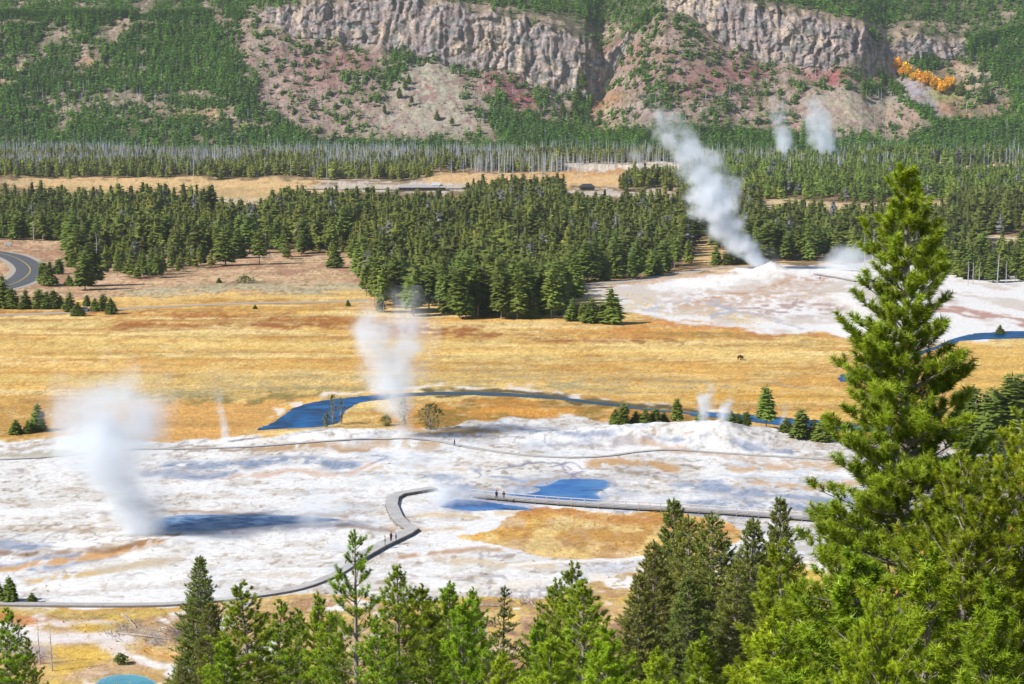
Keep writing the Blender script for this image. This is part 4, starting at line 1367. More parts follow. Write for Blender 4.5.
# ------------------------------------------------------------------ roads and paths
def strip_object(name, pts_px, width, mat, dz, label, kind='structure'):
    w = [G(p[0], p[1]) for p in smooth_px(pts_px, 10)]
    w = [Vector((p.x, p.y, float(ground_z(p.x, p.y)) + dz)) for p in w]
    L, R_ = ribbon(w, width)
    n = len(L)
    mb = MB()
    mb.quads([tuple(p) for p in L] + [tuple(p) for p in R_], [(n + i, n + i + 1, i + 1, i) for i in range(n - 1)])
    o = mb.build(name, mat, None, True)
    return tag(o, label, None, kind=kind)


M['asphalt'] = plain_material('asphalt', (.085, .09, .10), .85, .5, .2)
M['gravel'] = plain_material('gravel', A(184, 172, 156), .95, 1.2, .2)
M['yellowline'] = plain_material('road_paint', (.45, .33, .06), .7, 3, .15)
roadpts = [(-70, 246), (-20, 251), (10, 256), (26, 264), (30, 272), (20, 281), (0, 288), (-40, 296), (-90, 300)]
strip_object('road_shoulder', roadpts, 21, M['gravel'], .10, 'pale gravel shoulder round the road bend')
strip_object('road', roadpts, 14.5, M['asphalt'], .16, 'dark asphalt road bending at the left edge')
strip_object('road_centre_line', roadpts, .55, M['yellowline'], .20, 'yellow centre line of the asphalt bend')
strip_object('gravel_path', [(-160, 318), (0, 315), (60, 313), (120, 309), (180, 306), (260, 303), (330, 302), (372, 300)], 7, M['gravel'], .08, 'pale path along the top of the golden meadow')
strip_object('gravel_path', [(560, 288), (620, 282), (680, 276), (720, 271), (755, 270)], 12, M['gravel'], .09, 'grey path from the forest tip to the steaming cone')
strip_object('road', [(300, 188), (360, 188), (420, 189), (480, 189)], 26, M['gravel'], .3, 'far pale car park behind the forest')

# ------------------------------------------------------------------ boardwalks
M['planks'] = None
m = NT('weathered_planks')
geo = m.n('NewGeometry')
n_ = m.noise(3.0, 4, geo.outputs['Position'], .6)
n2_ = m.noise(.35, 3, geo.outputs['Position'], .6)
f_ = m.math('MULTIPLY', m.mapr(n_, .3, .7, .75, 1.2), m.mapr(n2_, .3, .7, .85, 1.12))
rgb = m.n('RGB')
rgb.outputs[0].default_value = (.43, .41, .395, 1)
bs = m.n('BsdfPrincipled')
m.l(m.mul(rgb.outputs[0], f_), bs.inputs['Base Color'])
bs.inputs['Roughness'].default_value = .9
m.l(bs.outputs[0], m.out.inputs['Surface'])
M['planks'] = m.m
M['joist'] = plain_material('joist_wood', (.20, .18, .165), .9, 4, .3)
M['rail'] = plain_material('rail_wood', (.50, .47, .44), .85, 4, .2)


_pm = MB()
_pm.box((-.09, -.09, -.9), (.09, .09, 0))
postM = _pm.mesh('post')
postM.materials.append(M['joist'])


def boardwalk(name, label, pts_px, width, h=.6, rail=None, sub=4, post_gap=2.5):
    """plank deck on joists and posts; rail = side (+1/-1) with posts and two bars"""
    w = [G(p[0], p[1]) for p in pts_px]
    w = [Vector((p.x, p.y, h + float(ground_z(p.x, p.y)))) for p in w]
    L, R_ = ribbon(w, width)
    base = w[0].copy()
    base.z = w[0].z - h
    root = thing(name, label, 'boardwalk', base)
    rel = lambda p: (p.x - base.x, p.y - base.y, p.z - base.z)
    deck, joi = MB(), MB()
    n = len(w)
    # planks
    for i in range(n - 1):
        seg = (w[i + 1] - w[i]).length
        k = max(1, int(seg / .30))
        for j in range(k):
            t0, t1 = j / k, (j + .93) / k
            a, b = L[i].lerp(L[i + 1], t0), L[i].lerp(L[i + 1], t1)
            c, d = R_[i].lerp(R_[i + 1], t1), R_[i].lerp(R_[i + 1], t0)
            tp = [rel(q) for q in (a, b, c, d)]
            bt = [(x, y, z - .06) for x, y, z in tp]
            deck.quads(tp + bt, [(3, 2, 1, 0), (0, 1, 5, 4), (1, 2, 6, 5), (2, 3, 7, 6), (3, 0, 4, 7)])
        for side in (L, R_):
            a, b = side[i] + Vector((0, 0, -.062)), side[i + 1] + Vector((0, 0, -.062))
            d = (b - a).normalized()
            nn = Vector((-d.y, d.x, 0)) * .06
            q = [rel(x) for x in (a - nn, a + nn, b + nn, b - nn)]
            bt = [(x, y, z - .28) for x, y, z in q]
            joi.quads(q + bt, [(0, 1, 2, 3), (0, 1, 5, 4), (1, 2, 6, 5), (2, 3, 7, 6), (3, 0, 4, 7)])
        m_ = max(1, int(seg / post_gap))
        for j in range(m_):
            for side in (L, R_):
                q = rel(side[i].lerp(side[i + 1], j / m_))
                po = link('post', postM, None, root)
                po.location = (q[0], q[1], q[2] - .345)
    deck.build('deck', M['planks'], root)
    joi.build('joist', M['joist'], root)
    if rail:
        rb = MB()
        side = L if rail > 0 else R_
        for i in range(n - 1):
            seg = (side[i + 1] - side[i]).length
            m_ = max(1, int(round(seg / 2.4)))
            for j in range(m_):
                q = rel(side[i].lerp(side[i + 1], j / m_))
                rb.box((-.08, -.08, 0), (.08, .08, 1.05), 1, None, q)
            for zz, hh_ in ((1.0, .14), (.5, .10)):
                a, b = side[i] + Vector((0, 0, zz)), side[i + 1] + Vector((0, 0, zz))
                rb.tube([rel(a), rel(b)], hh_ * .6, 4)
        rb.build('railing', M['rail'], root)
    return root


lowpts = [tuple(p) for p in smooth_px([(-60, 604), (60, 606), (150, 606), (200, 603), (262, 596), (300, 589), (330, 578), (345, 570), (364, 557)], 4)]
boardwalk('boardwalk', 'grey plank boardwalk curving across the lower left of the terrace', lowpts, 1.6, .35)
boardwalk('boardwalk', 'wide zigzag viewing platform boardwalk in the middle of the terrace', [(352, 564), (380, 548), (406, 535.5), (412, 531.5), (403, 525.5), (396.5, 519), (391.5, 507), (393, 499.5), (400, 495.5), (434, 490)], 2.3, .6)
boardwalk('boardwalk', 'railed boardwalk running right along the blue hot pool', [tuple(p) for p in smooth_px([(472, 497), (500, 500), (560, 505), (640, 510), (700, 513), (760, 517), (850, 524)], 3)], 2.2, .7, rail=-1)
boardwalk('boardwalk', 'upper boardwalk winding behind the pools toward the white mound', [tuple(p) for p in smooth_px([(-60, 462), (40, 458), (120, 450), (200, 449), (280, 446), (360, 443), (430, 442), (470, 448), (520, 455), (570, 458), (610, 456), (640, 452), (680, 451), (745, 455), (830, 460), (900, 463)], 3)], 1.3, .2)
boardwalk('boardwalk', 'boardwalk behind the tall pine at the right edge', [(930, 461), (965, 460), (1000, 456), (1060, 451)], 2.4, .6)
boardwalk('boardwalk', 'second boardwalk at the right edge below the bush', [(985, 470), (1000, 473), (1030, 480), (1080, 486)], 2.4, .6)
boardwalk('boardwalk', 'far boardwalk with a low rail right of the steaming cone', [(815, 279), (835, 281), (855, 283.5), (875, 283), (900, 281)], 2.0, .6, rail=-1)

# ------------------------------------------------------------------ people, bison
M['skin'] = plain_material('skin', (.45, .27, .19), .6, 10, .05)
M['hair'] = plain_material('hair', (.04, .025, .015), .7, 10, .1)
cloth = {k: plain_material('cloth_' + k, c, .9, 14, .15) for k, c in dict(navy=(.025, .04, .10), black=(.02, .02, .022), red=(.28, .03, .03), blue=(.05, .12, .35), grey=(.2, .2, .21), denim=(.06, .09, .17), tan=(.4, .31, .2)).items()}


def skin_mesh(name, verts, edges, radii, mat, parent, root=0, sub=1):
    me = bpy.data.meshes.new(name)
    me.from_pydata(verts, edges, [])
    o = link(name, me, mat, parent)
    md = o.modifiers.new('skin', 'SKIN')
    sv = me.skin_vertices[0].data
    for i, r in enumerate(radii):
        sv[i].radius = (r, r) if not hasattr(r, '__len__') else r
        sv[i].use_root = (i == root)
    md.use_smooth_shade = True
    s = o.modifiers.new('sub', 'SUBSURF')
    s.levels = s.render_levels = sub
    return o


def person(label, loc, rz, top, legs, stride=.12, bend=.15, h=1.74, hairc='hair', armf=.1):
    root = thing('person', label, 'person', loc, rz)
    k = h / 1.74
    S = lambda L: [(x * k, y * k, z * k) for x, y, z in L]
    V = S([(0, 0, .94), (0, 0, 1.12), (0, 0, 1.36), (0, .0, 1.47), (0, -.01, 1.56), (0, -.025, 1.66),
           (.10, 0, .90), (.11, -stride * .5, .49), (.115, -stride * .4, .09), (.12, -stride - .08, .04),
           (-.10, 0, .90), (-.11, stride * .4, .49), (-.115, stride, .09), (-.12, stride - .12, .04),
           (.17, 0, 1.40), (.24, .02, 1.14), (.25, -armf, .92), (.25, -armf - .03, .82),
           (-.17, 0, 1.40), (-.24, .02, 1.14), (-.25, -armf * .6, .92), (-.25, -armf * .6 - .03, .82)])
    E = [(0, 1), (1, 2), (2, 3), (3, 4), (4, 5), (0, 6), (6, 7), (7, 8), (8, 9), (0, 10), (10, 11), (11, 12), (12, 13), (2, 14), (14, 15), (15, 16), (16, 17), (2, 18), (18, 19), (19, 20), (20, 21)]
    Rr = [.13, .12, .13, .055, .08, .085, .085, .06, .045, .04, .085, .06, .045, .04, .055, .042, .033, .035, .055, .042, .033, .035]
    skin_mesh('body', V, E, [r * k for r in Rr], M['skin'], root)
    idx = [0, 1, 2, 14, 15, 16, 18, 19, 20]
    mp = {j: i for i, j in enumerate(idx)}
    skin_mesh('jacket', [V[j] for j in idx], [(mp[a], mp[b]) for a, b in E if a in mp and b in mp], [r * k for r in (.165, .155, .165, .085, .066, .052, .085, .066, .052)], top, root)
    idx = [0, 6, 7, 8, 10, 11, 12]
    mp = {j: i for i, j in enumerate(idx)}
    skin_mesh('trousers', [V[j] for j in idx], [(mp[a], mp[b]) for a, b in E if a in mp and b in mp], [r * k for r in (.15, .115, .085, .065, .115, .085, .065)], legs, root)
    hb = MB()
    v, f, _ = round_crown(3, 10)
    n1, n2 = 6, 10
    vv, ff = [], []
    for i in range(n1):
        th = i / (n1 - 1) * math.pi * .58
        for j in range(n2):
            ph = j / n2 * 6.283
            vv.append((math.sin(th) * math.cos(ph) * .105 * k, (math.sin(th) * math.sin(ph) * .115 + .0) * k, (1.65 + math.cos(th) * .125) * k))
    ff = [(i * n2 + j, i * n2 + (j + 1) % n2, (i + 1) * n2 + (j + 1) % n2, (i + 1) * n2 + j) for i in range(n1 - 1) for j in range(n2)]
    hb.quads(vv, ff)
    hb.build('hair', M['hair'], root, True)
    return root


def on_walk(px, py, z):
    g_ = G(px, py)
    z = z + float(ground_z(g_.x, g_.y))
    a, b = ray(px, py)
    Y = (z - CAMZ) / float(b)
    return (float(a) * Y, Y, z)


person('person in dark clothes standing on the railed boardwalk, left of two', on_walk(496.5, 499.2, .71), .5, cloth['navy'], cloth['black'])
person('person in brown and black standing on the railed boardwalk, right of two', on_walk(503.8, 499.8, .71), -.4, cloth['black'], cloth['grey'], .05)
person('person in a dark jacket walking alone on the upper boardwalk', on_walk(454.5, 446.2, .21), 1.4, cloth['black'], cloth['denim'], .22)
person('person in dark red standing at the platform edge', on_walk(391, 541.5, .61), .8, cloth['red'], cloth['black'], .05)
person('person in blue crouched lower beside the one in dark red', on_walk(396, 541, .61), -1.0, cloth['blue'], cloth['navy'], .1, h=1.35)
person('person in tan at the left end of the platform group', on_walk(385, 545, .61), 2.0, cloth['tan'], cloth['grey'], .1, h=1.6)
person('tiny distant person on the far boardwalk near the cone', on_walk(820, 280, .62), .3, cloth['black'], cloth['black'], .1)

M['bison'] = plain_material('bison_fur', (.045, .028, .012), .95, 6, .35, .1, .6)
M['horn'] = plain_material('horn', (.05, .045, .04), .5, 10, .1)
bp_ = G(740, 360)
bison = thing('bison', 'dark brown bison alone on the golden meadow', 'bison', (bp_.x, bp_.y, 0), .5)
V = [(0, .0, 1.05), (0, -.45, 1.22), (0, -.85, 1.28), (0, -1.2, 1.05), (0, -1.5, .8), (0, -1.68, .62), (0, .55, 1.05), (0, .95, 1.02), (0, 1.2, .9), (0, 1.28, .55),
     (.24, -.7, .8), (.25, -.72, .45), (.25, -.70, .04), (-.24, -.7, .8), (-.25, -.62, .45), (-.25, -.66, .04),
     (.22, .95, .75), (.23, 1.08, .42), (.23, 1.0, .04), (-.22, .95, .75), (-.23, 1.02, .42), (-.23, .92, .04)]
E = [(0, 1), (1, 2), (2, 3), (3, 4), (4, 5), (0, 6), (6, 7), (7, 8), (8, 9), (2, 10), (10, 11), (11, 12), (2, 13), (13, 14), (14, 15), (7, 16), (16, 17), (17, 18), (7, 19), (19, 20), (20, 21)]
Rr = [.46, .54, .56, .40, .25, .14, .42, .36, .06, .03, .2, .1, .08, .2, .1, .08, .2, .1, .07, .2, .1, .07]
skin_mesh('body', V, E, Rr, M['bison'], bison, 0, 2)
for s in (-1, 1):
    hb = MB()
    hb.tube([(s * .2, -1.38, 1.05), (s * .36, -1.42, 1.1), (s * .36, -1.45, 1.28)], [.05, .04, .012], 6)
    hb.build('horn', M['horn'], bison, True)

# ------------------------------------------------------------------ vehicles and far buildings
M['white_paint'] = plain_material('white_paint', (.78, .78, .78), .3, 5, .03, .5)
M['glass'] = plain_material('dark_glass', (.02, .025, .03), .1, 5, .1, .6)
M['rubber'] = plain_material('rubber', (.02, .02, .02), .9, 5, .1)
M['lamp'] = plain_material('lamp_glass', (.6, .6, .58), .2, 5, .05, .6)


def car(name, label, loc, rz, van=False):
    root = thing(name, label, 'car', loc, rz)
    b = MB()
    if van:
        prof = [(-2.6, .35), (2.5, .35), (2.6, .9), (2.2, 1.2), (1.7, 2.2), (-2.6, 2.3)]
        win = [(1.55, 1.3), (2.05, 1.3), (1.62, 2.0), (1.45, 2.0)]
    else:
        prof = [(-2.2, .35), (2.2, .35), (2.25, .75), (1.3, .95), (.65, 1.5), (-1.5, 1.55), (-2.2, 1.0)]
        win = [(-1.6, 1.0), (1.05, 1.0), (.55, 1.42), (-1.4, 1.46)]
    b.prism(prof, -.9, .9)
    b.build('body', M['white_paint'], root)
    for s in (-1, 1):
        g = MB()
        g.prism(win, s * .9, s * .905)
        g.build('window', M['glass'], root)
        for x in (-1.4, 1.4):
            wl = MB()
            wl.tube([(x, s * .72, .34), (x, s * .93, .34)], .34, 14, 1, True)
            wl.build('wheel', M['rubber'], root)
        lm = MB()
        lm.box((2.2 if not van else 2.55, s * .7 - .15, .62), (2.27 if not van else 2.62, s * .7 + .15, .76))
        lm.build('headlight', M['lamp'], root)
    return root


p = G(85, 311)
car('parked_car', 'white car half hidden behind small conifers by the path', (p.x, p.y, .1), .2)
p = G(9, 247)
car('parked_van', 'white van far up the road beyond the bend', (p.x, p.y, float(ground_z(p.x, p.y)) + .1), .3, True)
p = G(447, 186)
car('parked_van', 'white van in front of the far low lodge', (p.x + 4, p.y - 14, float(ground_z(p.x, p.y)) + .4), .1, True)

M['roofgrey'] = plain_material('grey_shingles', (.34, .32, .31), .85, 1, .2)
M['logwall'] = plain_material('log_wall', (.10, .075, .055), .85, 2, .3)
M['darkroof'] = plain_material('dark_roof', (.035, .04, .05), .8, 1, .2)


def building(name, label, px, py, L_, W_, wall_h, roof_h, roofm, wallm, nwin, rz=0.0, hip=True):
    p = G(px, py)
    z = float(ground_z(p.x, p.y))
    root = thing(name, label, 'building', (p.x, p.y, z), rz)
    b = MB()
    b.box((-L_ / 2, -W_ / 2, -1), (L_ / 2, W_ / 2, wall_h))
    b.build('wall', wallm, root)
    r = MB()
    e = 1.2
    v = [(-L_ / 2 - e, -W_ / 2 - e, wall_h + .01), (L_ / 2 + e, -W_ / 2 - e, wall_h + .01), (L_ / 2 + e, W_ / 2 + e, wall_h + .01), (-L_ / 2 - e, W_ / 2 + e, wall_h + .01), (-L_ / 2 + W_ * .3, 0, wall_h + roof_h), (L_ / 2 - W_ * .3, 0, wall_h + roof_h)]
    r.quads(v, [(0, 1, 5, 4), (2, 3, 4, 5), (3, 2, 1, 0)])
    r.add(v, [(1, 2, 5), (3, 0, 4)])
    r.build('roof', roofm, root)
    for i in range(nwin):
        x = -L_ / 2 + (i + .5) * L_ / nwin
        f = MB()
        f.box((x - .9, -W_ / 2 - .08, .9), (x + .9, -W_ / 2 - .003, 2.4))
        fo = f.build('window', M['glass'], root)
        g = MB()
        g.box((x - 1.05, -W_ / 2 - .12, .75), (x + 1.05, -W_ / 2 - .083, .88))
        g.build('sill', M['rail'], fo)
    d = MB()
    d.box((-.6, -W_ / 2 - .06, 0), (.6, -W_ / 2 - .004, 2.1))
    if nwin % 2 == 0:
        d.build('door', M['logwall'], root)
    return root


lod = building('lodge', 'long low grey-roofed building beyond the valley forest', 422, 190.5, 44, 12, 3.4, 2.6, M['roofgrey'], M['logwall'], 10, .03)
bb = MB()
bb.box((9, -4, 5.2), (17, 3, 8.2))
bb.build('roof_block', M['white_paint'], lod)
building('cabin', 'small dark-roofed cabin on the far gravel clearing', 587, 190, 13, 9, 3, 3.2, M['darkroof'], M['logwall'], 2, .1)

# ------------------------------------------------------------------ foreground pines
def tufts_to_mesh(mb, pos, dirs, lens, rad, nn, nl, nw, r, tint):
    """bottle-brush shoots: nn thin needles round each shoot axis"""
    N = len(pos)
    dirs = dirs / (np.linalg.norm(dirs, axis=1, keepdims=True) + 1e-9)
    ref = np.where(np.abs(dirs[:, 2:3]) > .85, np.array([[1., 0, 0]]), np.array([[0, 0, 1.]]))
    e1 = np.cross(dirs, ref)
    e1 /= np.linalg.norm(e1, axis=1, keepdims=True)
    e2 = np.cross(dirs, e1)
    t = r.random((N, nn))
    az = r.random((N, nn)) * 6.283
    sp_ = rad * (.7 + .5 * r.random((N, nn)))
    base = pos[:, None] + dirs[:, None] * (lens[:, None] * t)[..., None]
    out = e1[:, None] * np.cos(az)[..., None] + e2[:, None] * np.sin(az)[..., None]
    nd = dirs[:, None] * np.cos(sp_)[..., None] + out * np.sin(sp_)[..., None]
    ln = nl * (.75 + .5 * r.random((N, nn)))[..., None] * (lens / lens.mean()).clip(.45, 1.15)[:, None, None]
    side = np.cross(nd, out + r.normal(size=out.shape) * .6)
    side /= np.linalg.norm(side, axis=-1, keepdims=True) + 1e-9
    a = base + side * nw * .5
    b = base - side * nw * .5
    c = base + nd * ln
    v = np.stack([a, b, c], 2).reshape(-1, 3)
    tt = np.repeat(tint[:, None, :], nn * 3, 1)
    g = (.85 + .3 * r.random((N, nn, 1, 1))) * np.ones((1, 1, 3, 1))
    tt = (tt.reshape(N, nn, 3, 3) * g).reshape(-1, 3)
    mb.add(v, np.arange(len(v)).reshape(-1, 3), tt)


def pine(seed, H, cb, R, whorl=.42, nbr=5, shape=.75, step=.17, nn=60, nl=.085, nw=.011, tl=.2, up=(.25, 1.0), droop=0.0, thin=0.0, twist=.62, cones=False, sprawl=.5, jag=.35, colour=(1, 1, 1), lift=.16, spread=1.1):
    """trunk+limbs, foliage and cones of one conifer"""
    r = np.random.default_rng(seed)
    tr, br = MB(), MB()
    lean = r.normal(size=2) * .012 * H
    axis = lambda z: np.array([lean[0] * (z / H) ** 2, lean[1] * (z / H) ** 2, z])
    zs = np.linspace(-.4, H, 14)
    r0 = .011 * H + .05
    tr.tube([axis(max(z, 0)) + np.array([0, 0, min(z, 0)]) for z in zs], r0 * (1 - np.clip(zs / H, 0, 1)) ** .8 + .012, 9)
    P_, D_, L_, T_ = [], [], [], []
    CO = []

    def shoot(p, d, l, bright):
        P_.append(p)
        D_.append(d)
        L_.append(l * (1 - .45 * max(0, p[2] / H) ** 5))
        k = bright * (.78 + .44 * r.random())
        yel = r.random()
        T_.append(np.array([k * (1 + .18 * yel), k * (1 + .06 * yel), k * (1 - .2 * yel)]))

    z = cb * H
    while z < H * .985:
        t = (z - cb * H) / (H * (1 - cb))
        prof = (1 - t) ** shape * (.62 + .38 * sstep(0, .22, t))
        nb = nbr if t < .85 else max(3, nbr - 1)
        a0 = r.random() * 6.28
        for k in range(nb):
            if r.random() < thin:
                continue
            az = a0 + k * 6.283 / nb + r.normal() * .3
            L = R * prof * (1 + jag * r.normal()) + .16 * (1 - .6 * t)
            L = max(.07, min(L, R * 1.35))
            zz = z + r.normal() * whorl * .3
            e0 = up[0] + (up[1] - up[0]) * t ** 1.2 + r.normal() * .1
            h = np.array([math.cos(az), math.sin(az), 0])
            perp = np.array([-math.sin(az), math.cos(az), 0])
            ns_ = max(3, int(L / .35) + 2)
            s = np.linspace(0, 1, ns_)
            bend = r.normal() * .15
            pts = axis(min(zz, H))[None] + h[None] * (L * s * math.cos(e0))[:, None] + perp[None] * (bend * L * s * s)[:, None] + np.array([[0, 0, 1]]) * (L * (s * math.sin(e0) - droop * s + (lift + droop * .6) * s * s * math.cos(e0)))[:, None]
            br.tube(pts, np.linspace(.012 + .016 * L, .005, ns_), 4)
            m_ = max(2, int(L * (1 - .2) / step))
            for q in range(m_):
                u = .22 + .78 * (q + r.random()) / m_
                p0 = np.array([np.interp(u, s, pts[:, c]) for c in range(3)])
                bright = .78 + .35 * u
                for sd in ((1, -1) if r.random() < twist else (1 if r.random() < .5 else -1,)):
                    l2 = (sprawl * L * (1 - u) * .75 + .10 * (1 - .8 * t)) * (.5 + .8 * r.random())
                    d2 = h * (.55 + .3 * r.random()) + perp * sd * (.5 + .5 * r.random()) + np.array([0, 0, .25 + .45 * r.random() - droop])
                    d2 /= np.linalg.norm(d2)
                    end = p0 + d2 * l2
                    if l2 > .14:
                        br.tube([p0, end], [.007, .004], 3)
                    d3 = d2 * .45 + np.array([0, 0, .85 - droop * 3]) + h * .15 + r.normal(size=3) * .18
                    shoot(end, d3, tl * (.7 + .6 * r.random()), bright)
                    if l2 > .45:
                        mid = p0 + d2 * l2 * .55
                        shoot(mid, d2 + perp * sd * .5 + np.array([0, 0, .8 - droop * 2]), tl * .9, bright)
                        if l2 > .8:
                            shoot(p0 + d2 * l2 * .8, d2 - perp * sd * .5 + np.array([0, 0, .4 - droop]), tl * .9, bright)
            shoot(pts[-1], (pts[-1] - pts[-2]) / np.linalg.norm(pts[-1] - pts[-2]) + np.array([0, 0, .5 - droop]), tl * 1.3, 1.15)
            if cones and r.random() < .12 and len(CO) < 45 and t > .25:
                CO.append(pts[-1] + r.normal(size=3) * .06)
        z += whorl * (1 - .35 * t) * (.75 + .5 * r.random())
    if not droop:
        for q in range(int(H * 1.6)):
            zz = H * (.06 + .55 * r.random())
            az = r.random() * 6.28
            L = R * (.35 + .5 * r.random()) * (1 - .5 * zz / H)
            hd = np.array([math.cos(az), math.sin(az), 0])
            e_ = r.normal() * .25
            p0, p1 = axis(zz), axis(zz) + hd * L * .55 + np.array([0, 0, e_ * L * .4])
            p2 = axis(zz) + hd * L + np.array([r.normal() * .1, r.normal() * .1, e_ * L + .1])
            br.tube([p0, p1, p2], [.026, .018, .006], 4)
            for w_ in range(4):
                f_ = .35 + .6 * r.random()
                a_ = p0 + (p2 - p0) * f_
                br.tube([a_, a_ + r.normal(size=3) * .22 * L], [.010, .003], 3)
    for q in range(9):
        shoot(axis(H * .955) + np.array([0, 0, q * .085]), np.array([r.normal() * .25, r.normal() * .25, 1.0]), tl * .9, 1.1)
    cr = MB()
    tint = np.array(T_) * np.array(colour)[None]
    tufts_to_mesh(cr, np.array(P_), np.array(D_), np.array(L_), spread, nn, nl, nw, r, tint)
    cm = None
    if CO:
        cm = CO
    return tr, br, cr, cm, len(P_)


_cm = MB()
_cm.tube([(0, 0, 0), (0, 0, .03), (.01, 0, .08), (.01, 0, .12)], [.015, .045, .04, .008], 7)
coneM = _cm.mesh('cone', True)
coneM.materials.append(M['cone'])


def pine_proto(name, mat, bark, *a, **k):
    tr, br, cr, cm, n = pine(*a, **k)
    print(name, 'shoots', n)
    root = bpy.data.objects.new(name, None)
    root['category'] = 'tree'
    t = tr.build('trunk', bark, root, True)
    br.build('branches', bark, t, True)
    c = cr.build('crown', mat, root)
    if cm:
        for p in cm:
            co_ = link('cone', coneM, None, c)
            co_.location = p
    COL.objects.link(root)
    return root


fg = {
    'big': pine_proto('lodgepole_pine', M['pine'], M['bark'], 11, 17.0, .12, 2.45, .35, 6, .76, .18, 110, .165, .018, .27, up=(-.08, .75), cones=True, jag=.34, lift=.16),
    'broad': pine_proto('lodgepole_pine', M['pine'], M['bark'], 12, 11.0, .10, 2.7, .42, 6, .6, .22, 120, .16, .016, .28, up=(.15, .95), cones=True, colour=(1.2, 1.1, .9), jag=.36, lift=.2),
    'mid': pine_proto('lodgepole_pine', M['pine'], M['bark'], 13, 12.0, .12, 2.2, .50, 5, .70, .26, 60, .19, .028, .30, up=(0, .85), cones=False, jag=.4),
    'sparse': pine_proto('lodgepole_pine', M['pine'], M['bark'], 14, 12.0, .22, 1.7, .72, 5, .55, .27, 70, .19, .026, .32, up=(.2, .9), thin=.18, jag=.4, colour=(.95, .98, 1.0)),
    'young': pine_proto('lodgepole_pine', M['pine'], M['bark'], 15, 8.0, .04, 1.8, .42, 6, .8, .24, 60, .17, .026, .28, up=(.05, .95), colour=(1.08, 1.1, .9), jag=.4),
    'fir': pine_proto('subalpine_fir', M['spruce'], M['bark'], 16, 15.0, .05, 2.6, .28, 7, .8, .19, 22, .18, .045, .30, up=(-.05, .6), droop=.18, spread=.85, jag=.22, lift=.1),
    'fir2': pine_proto('subalpine_fir', M['spruce'], M['bark'], 17, 14.0, .08, 2.3, .30, 7, .7, .19, 22, .18, .045, .30, up=(-.1, .7), droop=.2, spread=.85, jag=.3, thin=.08, lift=.1, colour=(1.15, 1.08, 1.0)),
    'thinfir': pine_proto('subalpine_fir', M['spruce'], M['darkbark'], 18, 14.0, .12, 2.0, .50, 6, .8, .24, 20, .18, .040, .28, up=(0, .5), droop=.1, spread=.85, jag=.4, thin=.22, lift=.05, colour=(.55, .6, .7)),
}
usedF = set()
HT = dict(big=17., broad=11., mid=12., sparse=12., young=8., fir=15., fir2=14., thinfir=14.)


def plant(kind, px, py, D, label, group, w=1.0, rz=0.0, hmin=3.0):
    """apex at photo (px,py), at distance D from the viewpoint"""
    topp = at_depth(px, py, D)
    zb = float(zprof(D))
    h = max(topp.z - zb, hmin)
    s = h / (HT[kind] + (.05 if kind not in ('fir', 'fir2', 'thinfir') else .2))
    sc = (s * w, s * w, s)
    loc = (topp.x, D, zb)
    if kind in usedF:
        o = dup(fg[kind], loc, rz, sc, label, group)
    else:
        usedF.add(kind)
        o = fg[kind]
        o.location, o.scale, o.rotation_euler = loc, sc, (0, 0, rz)
        o['label'] = label
        o['group'] = group
    return o


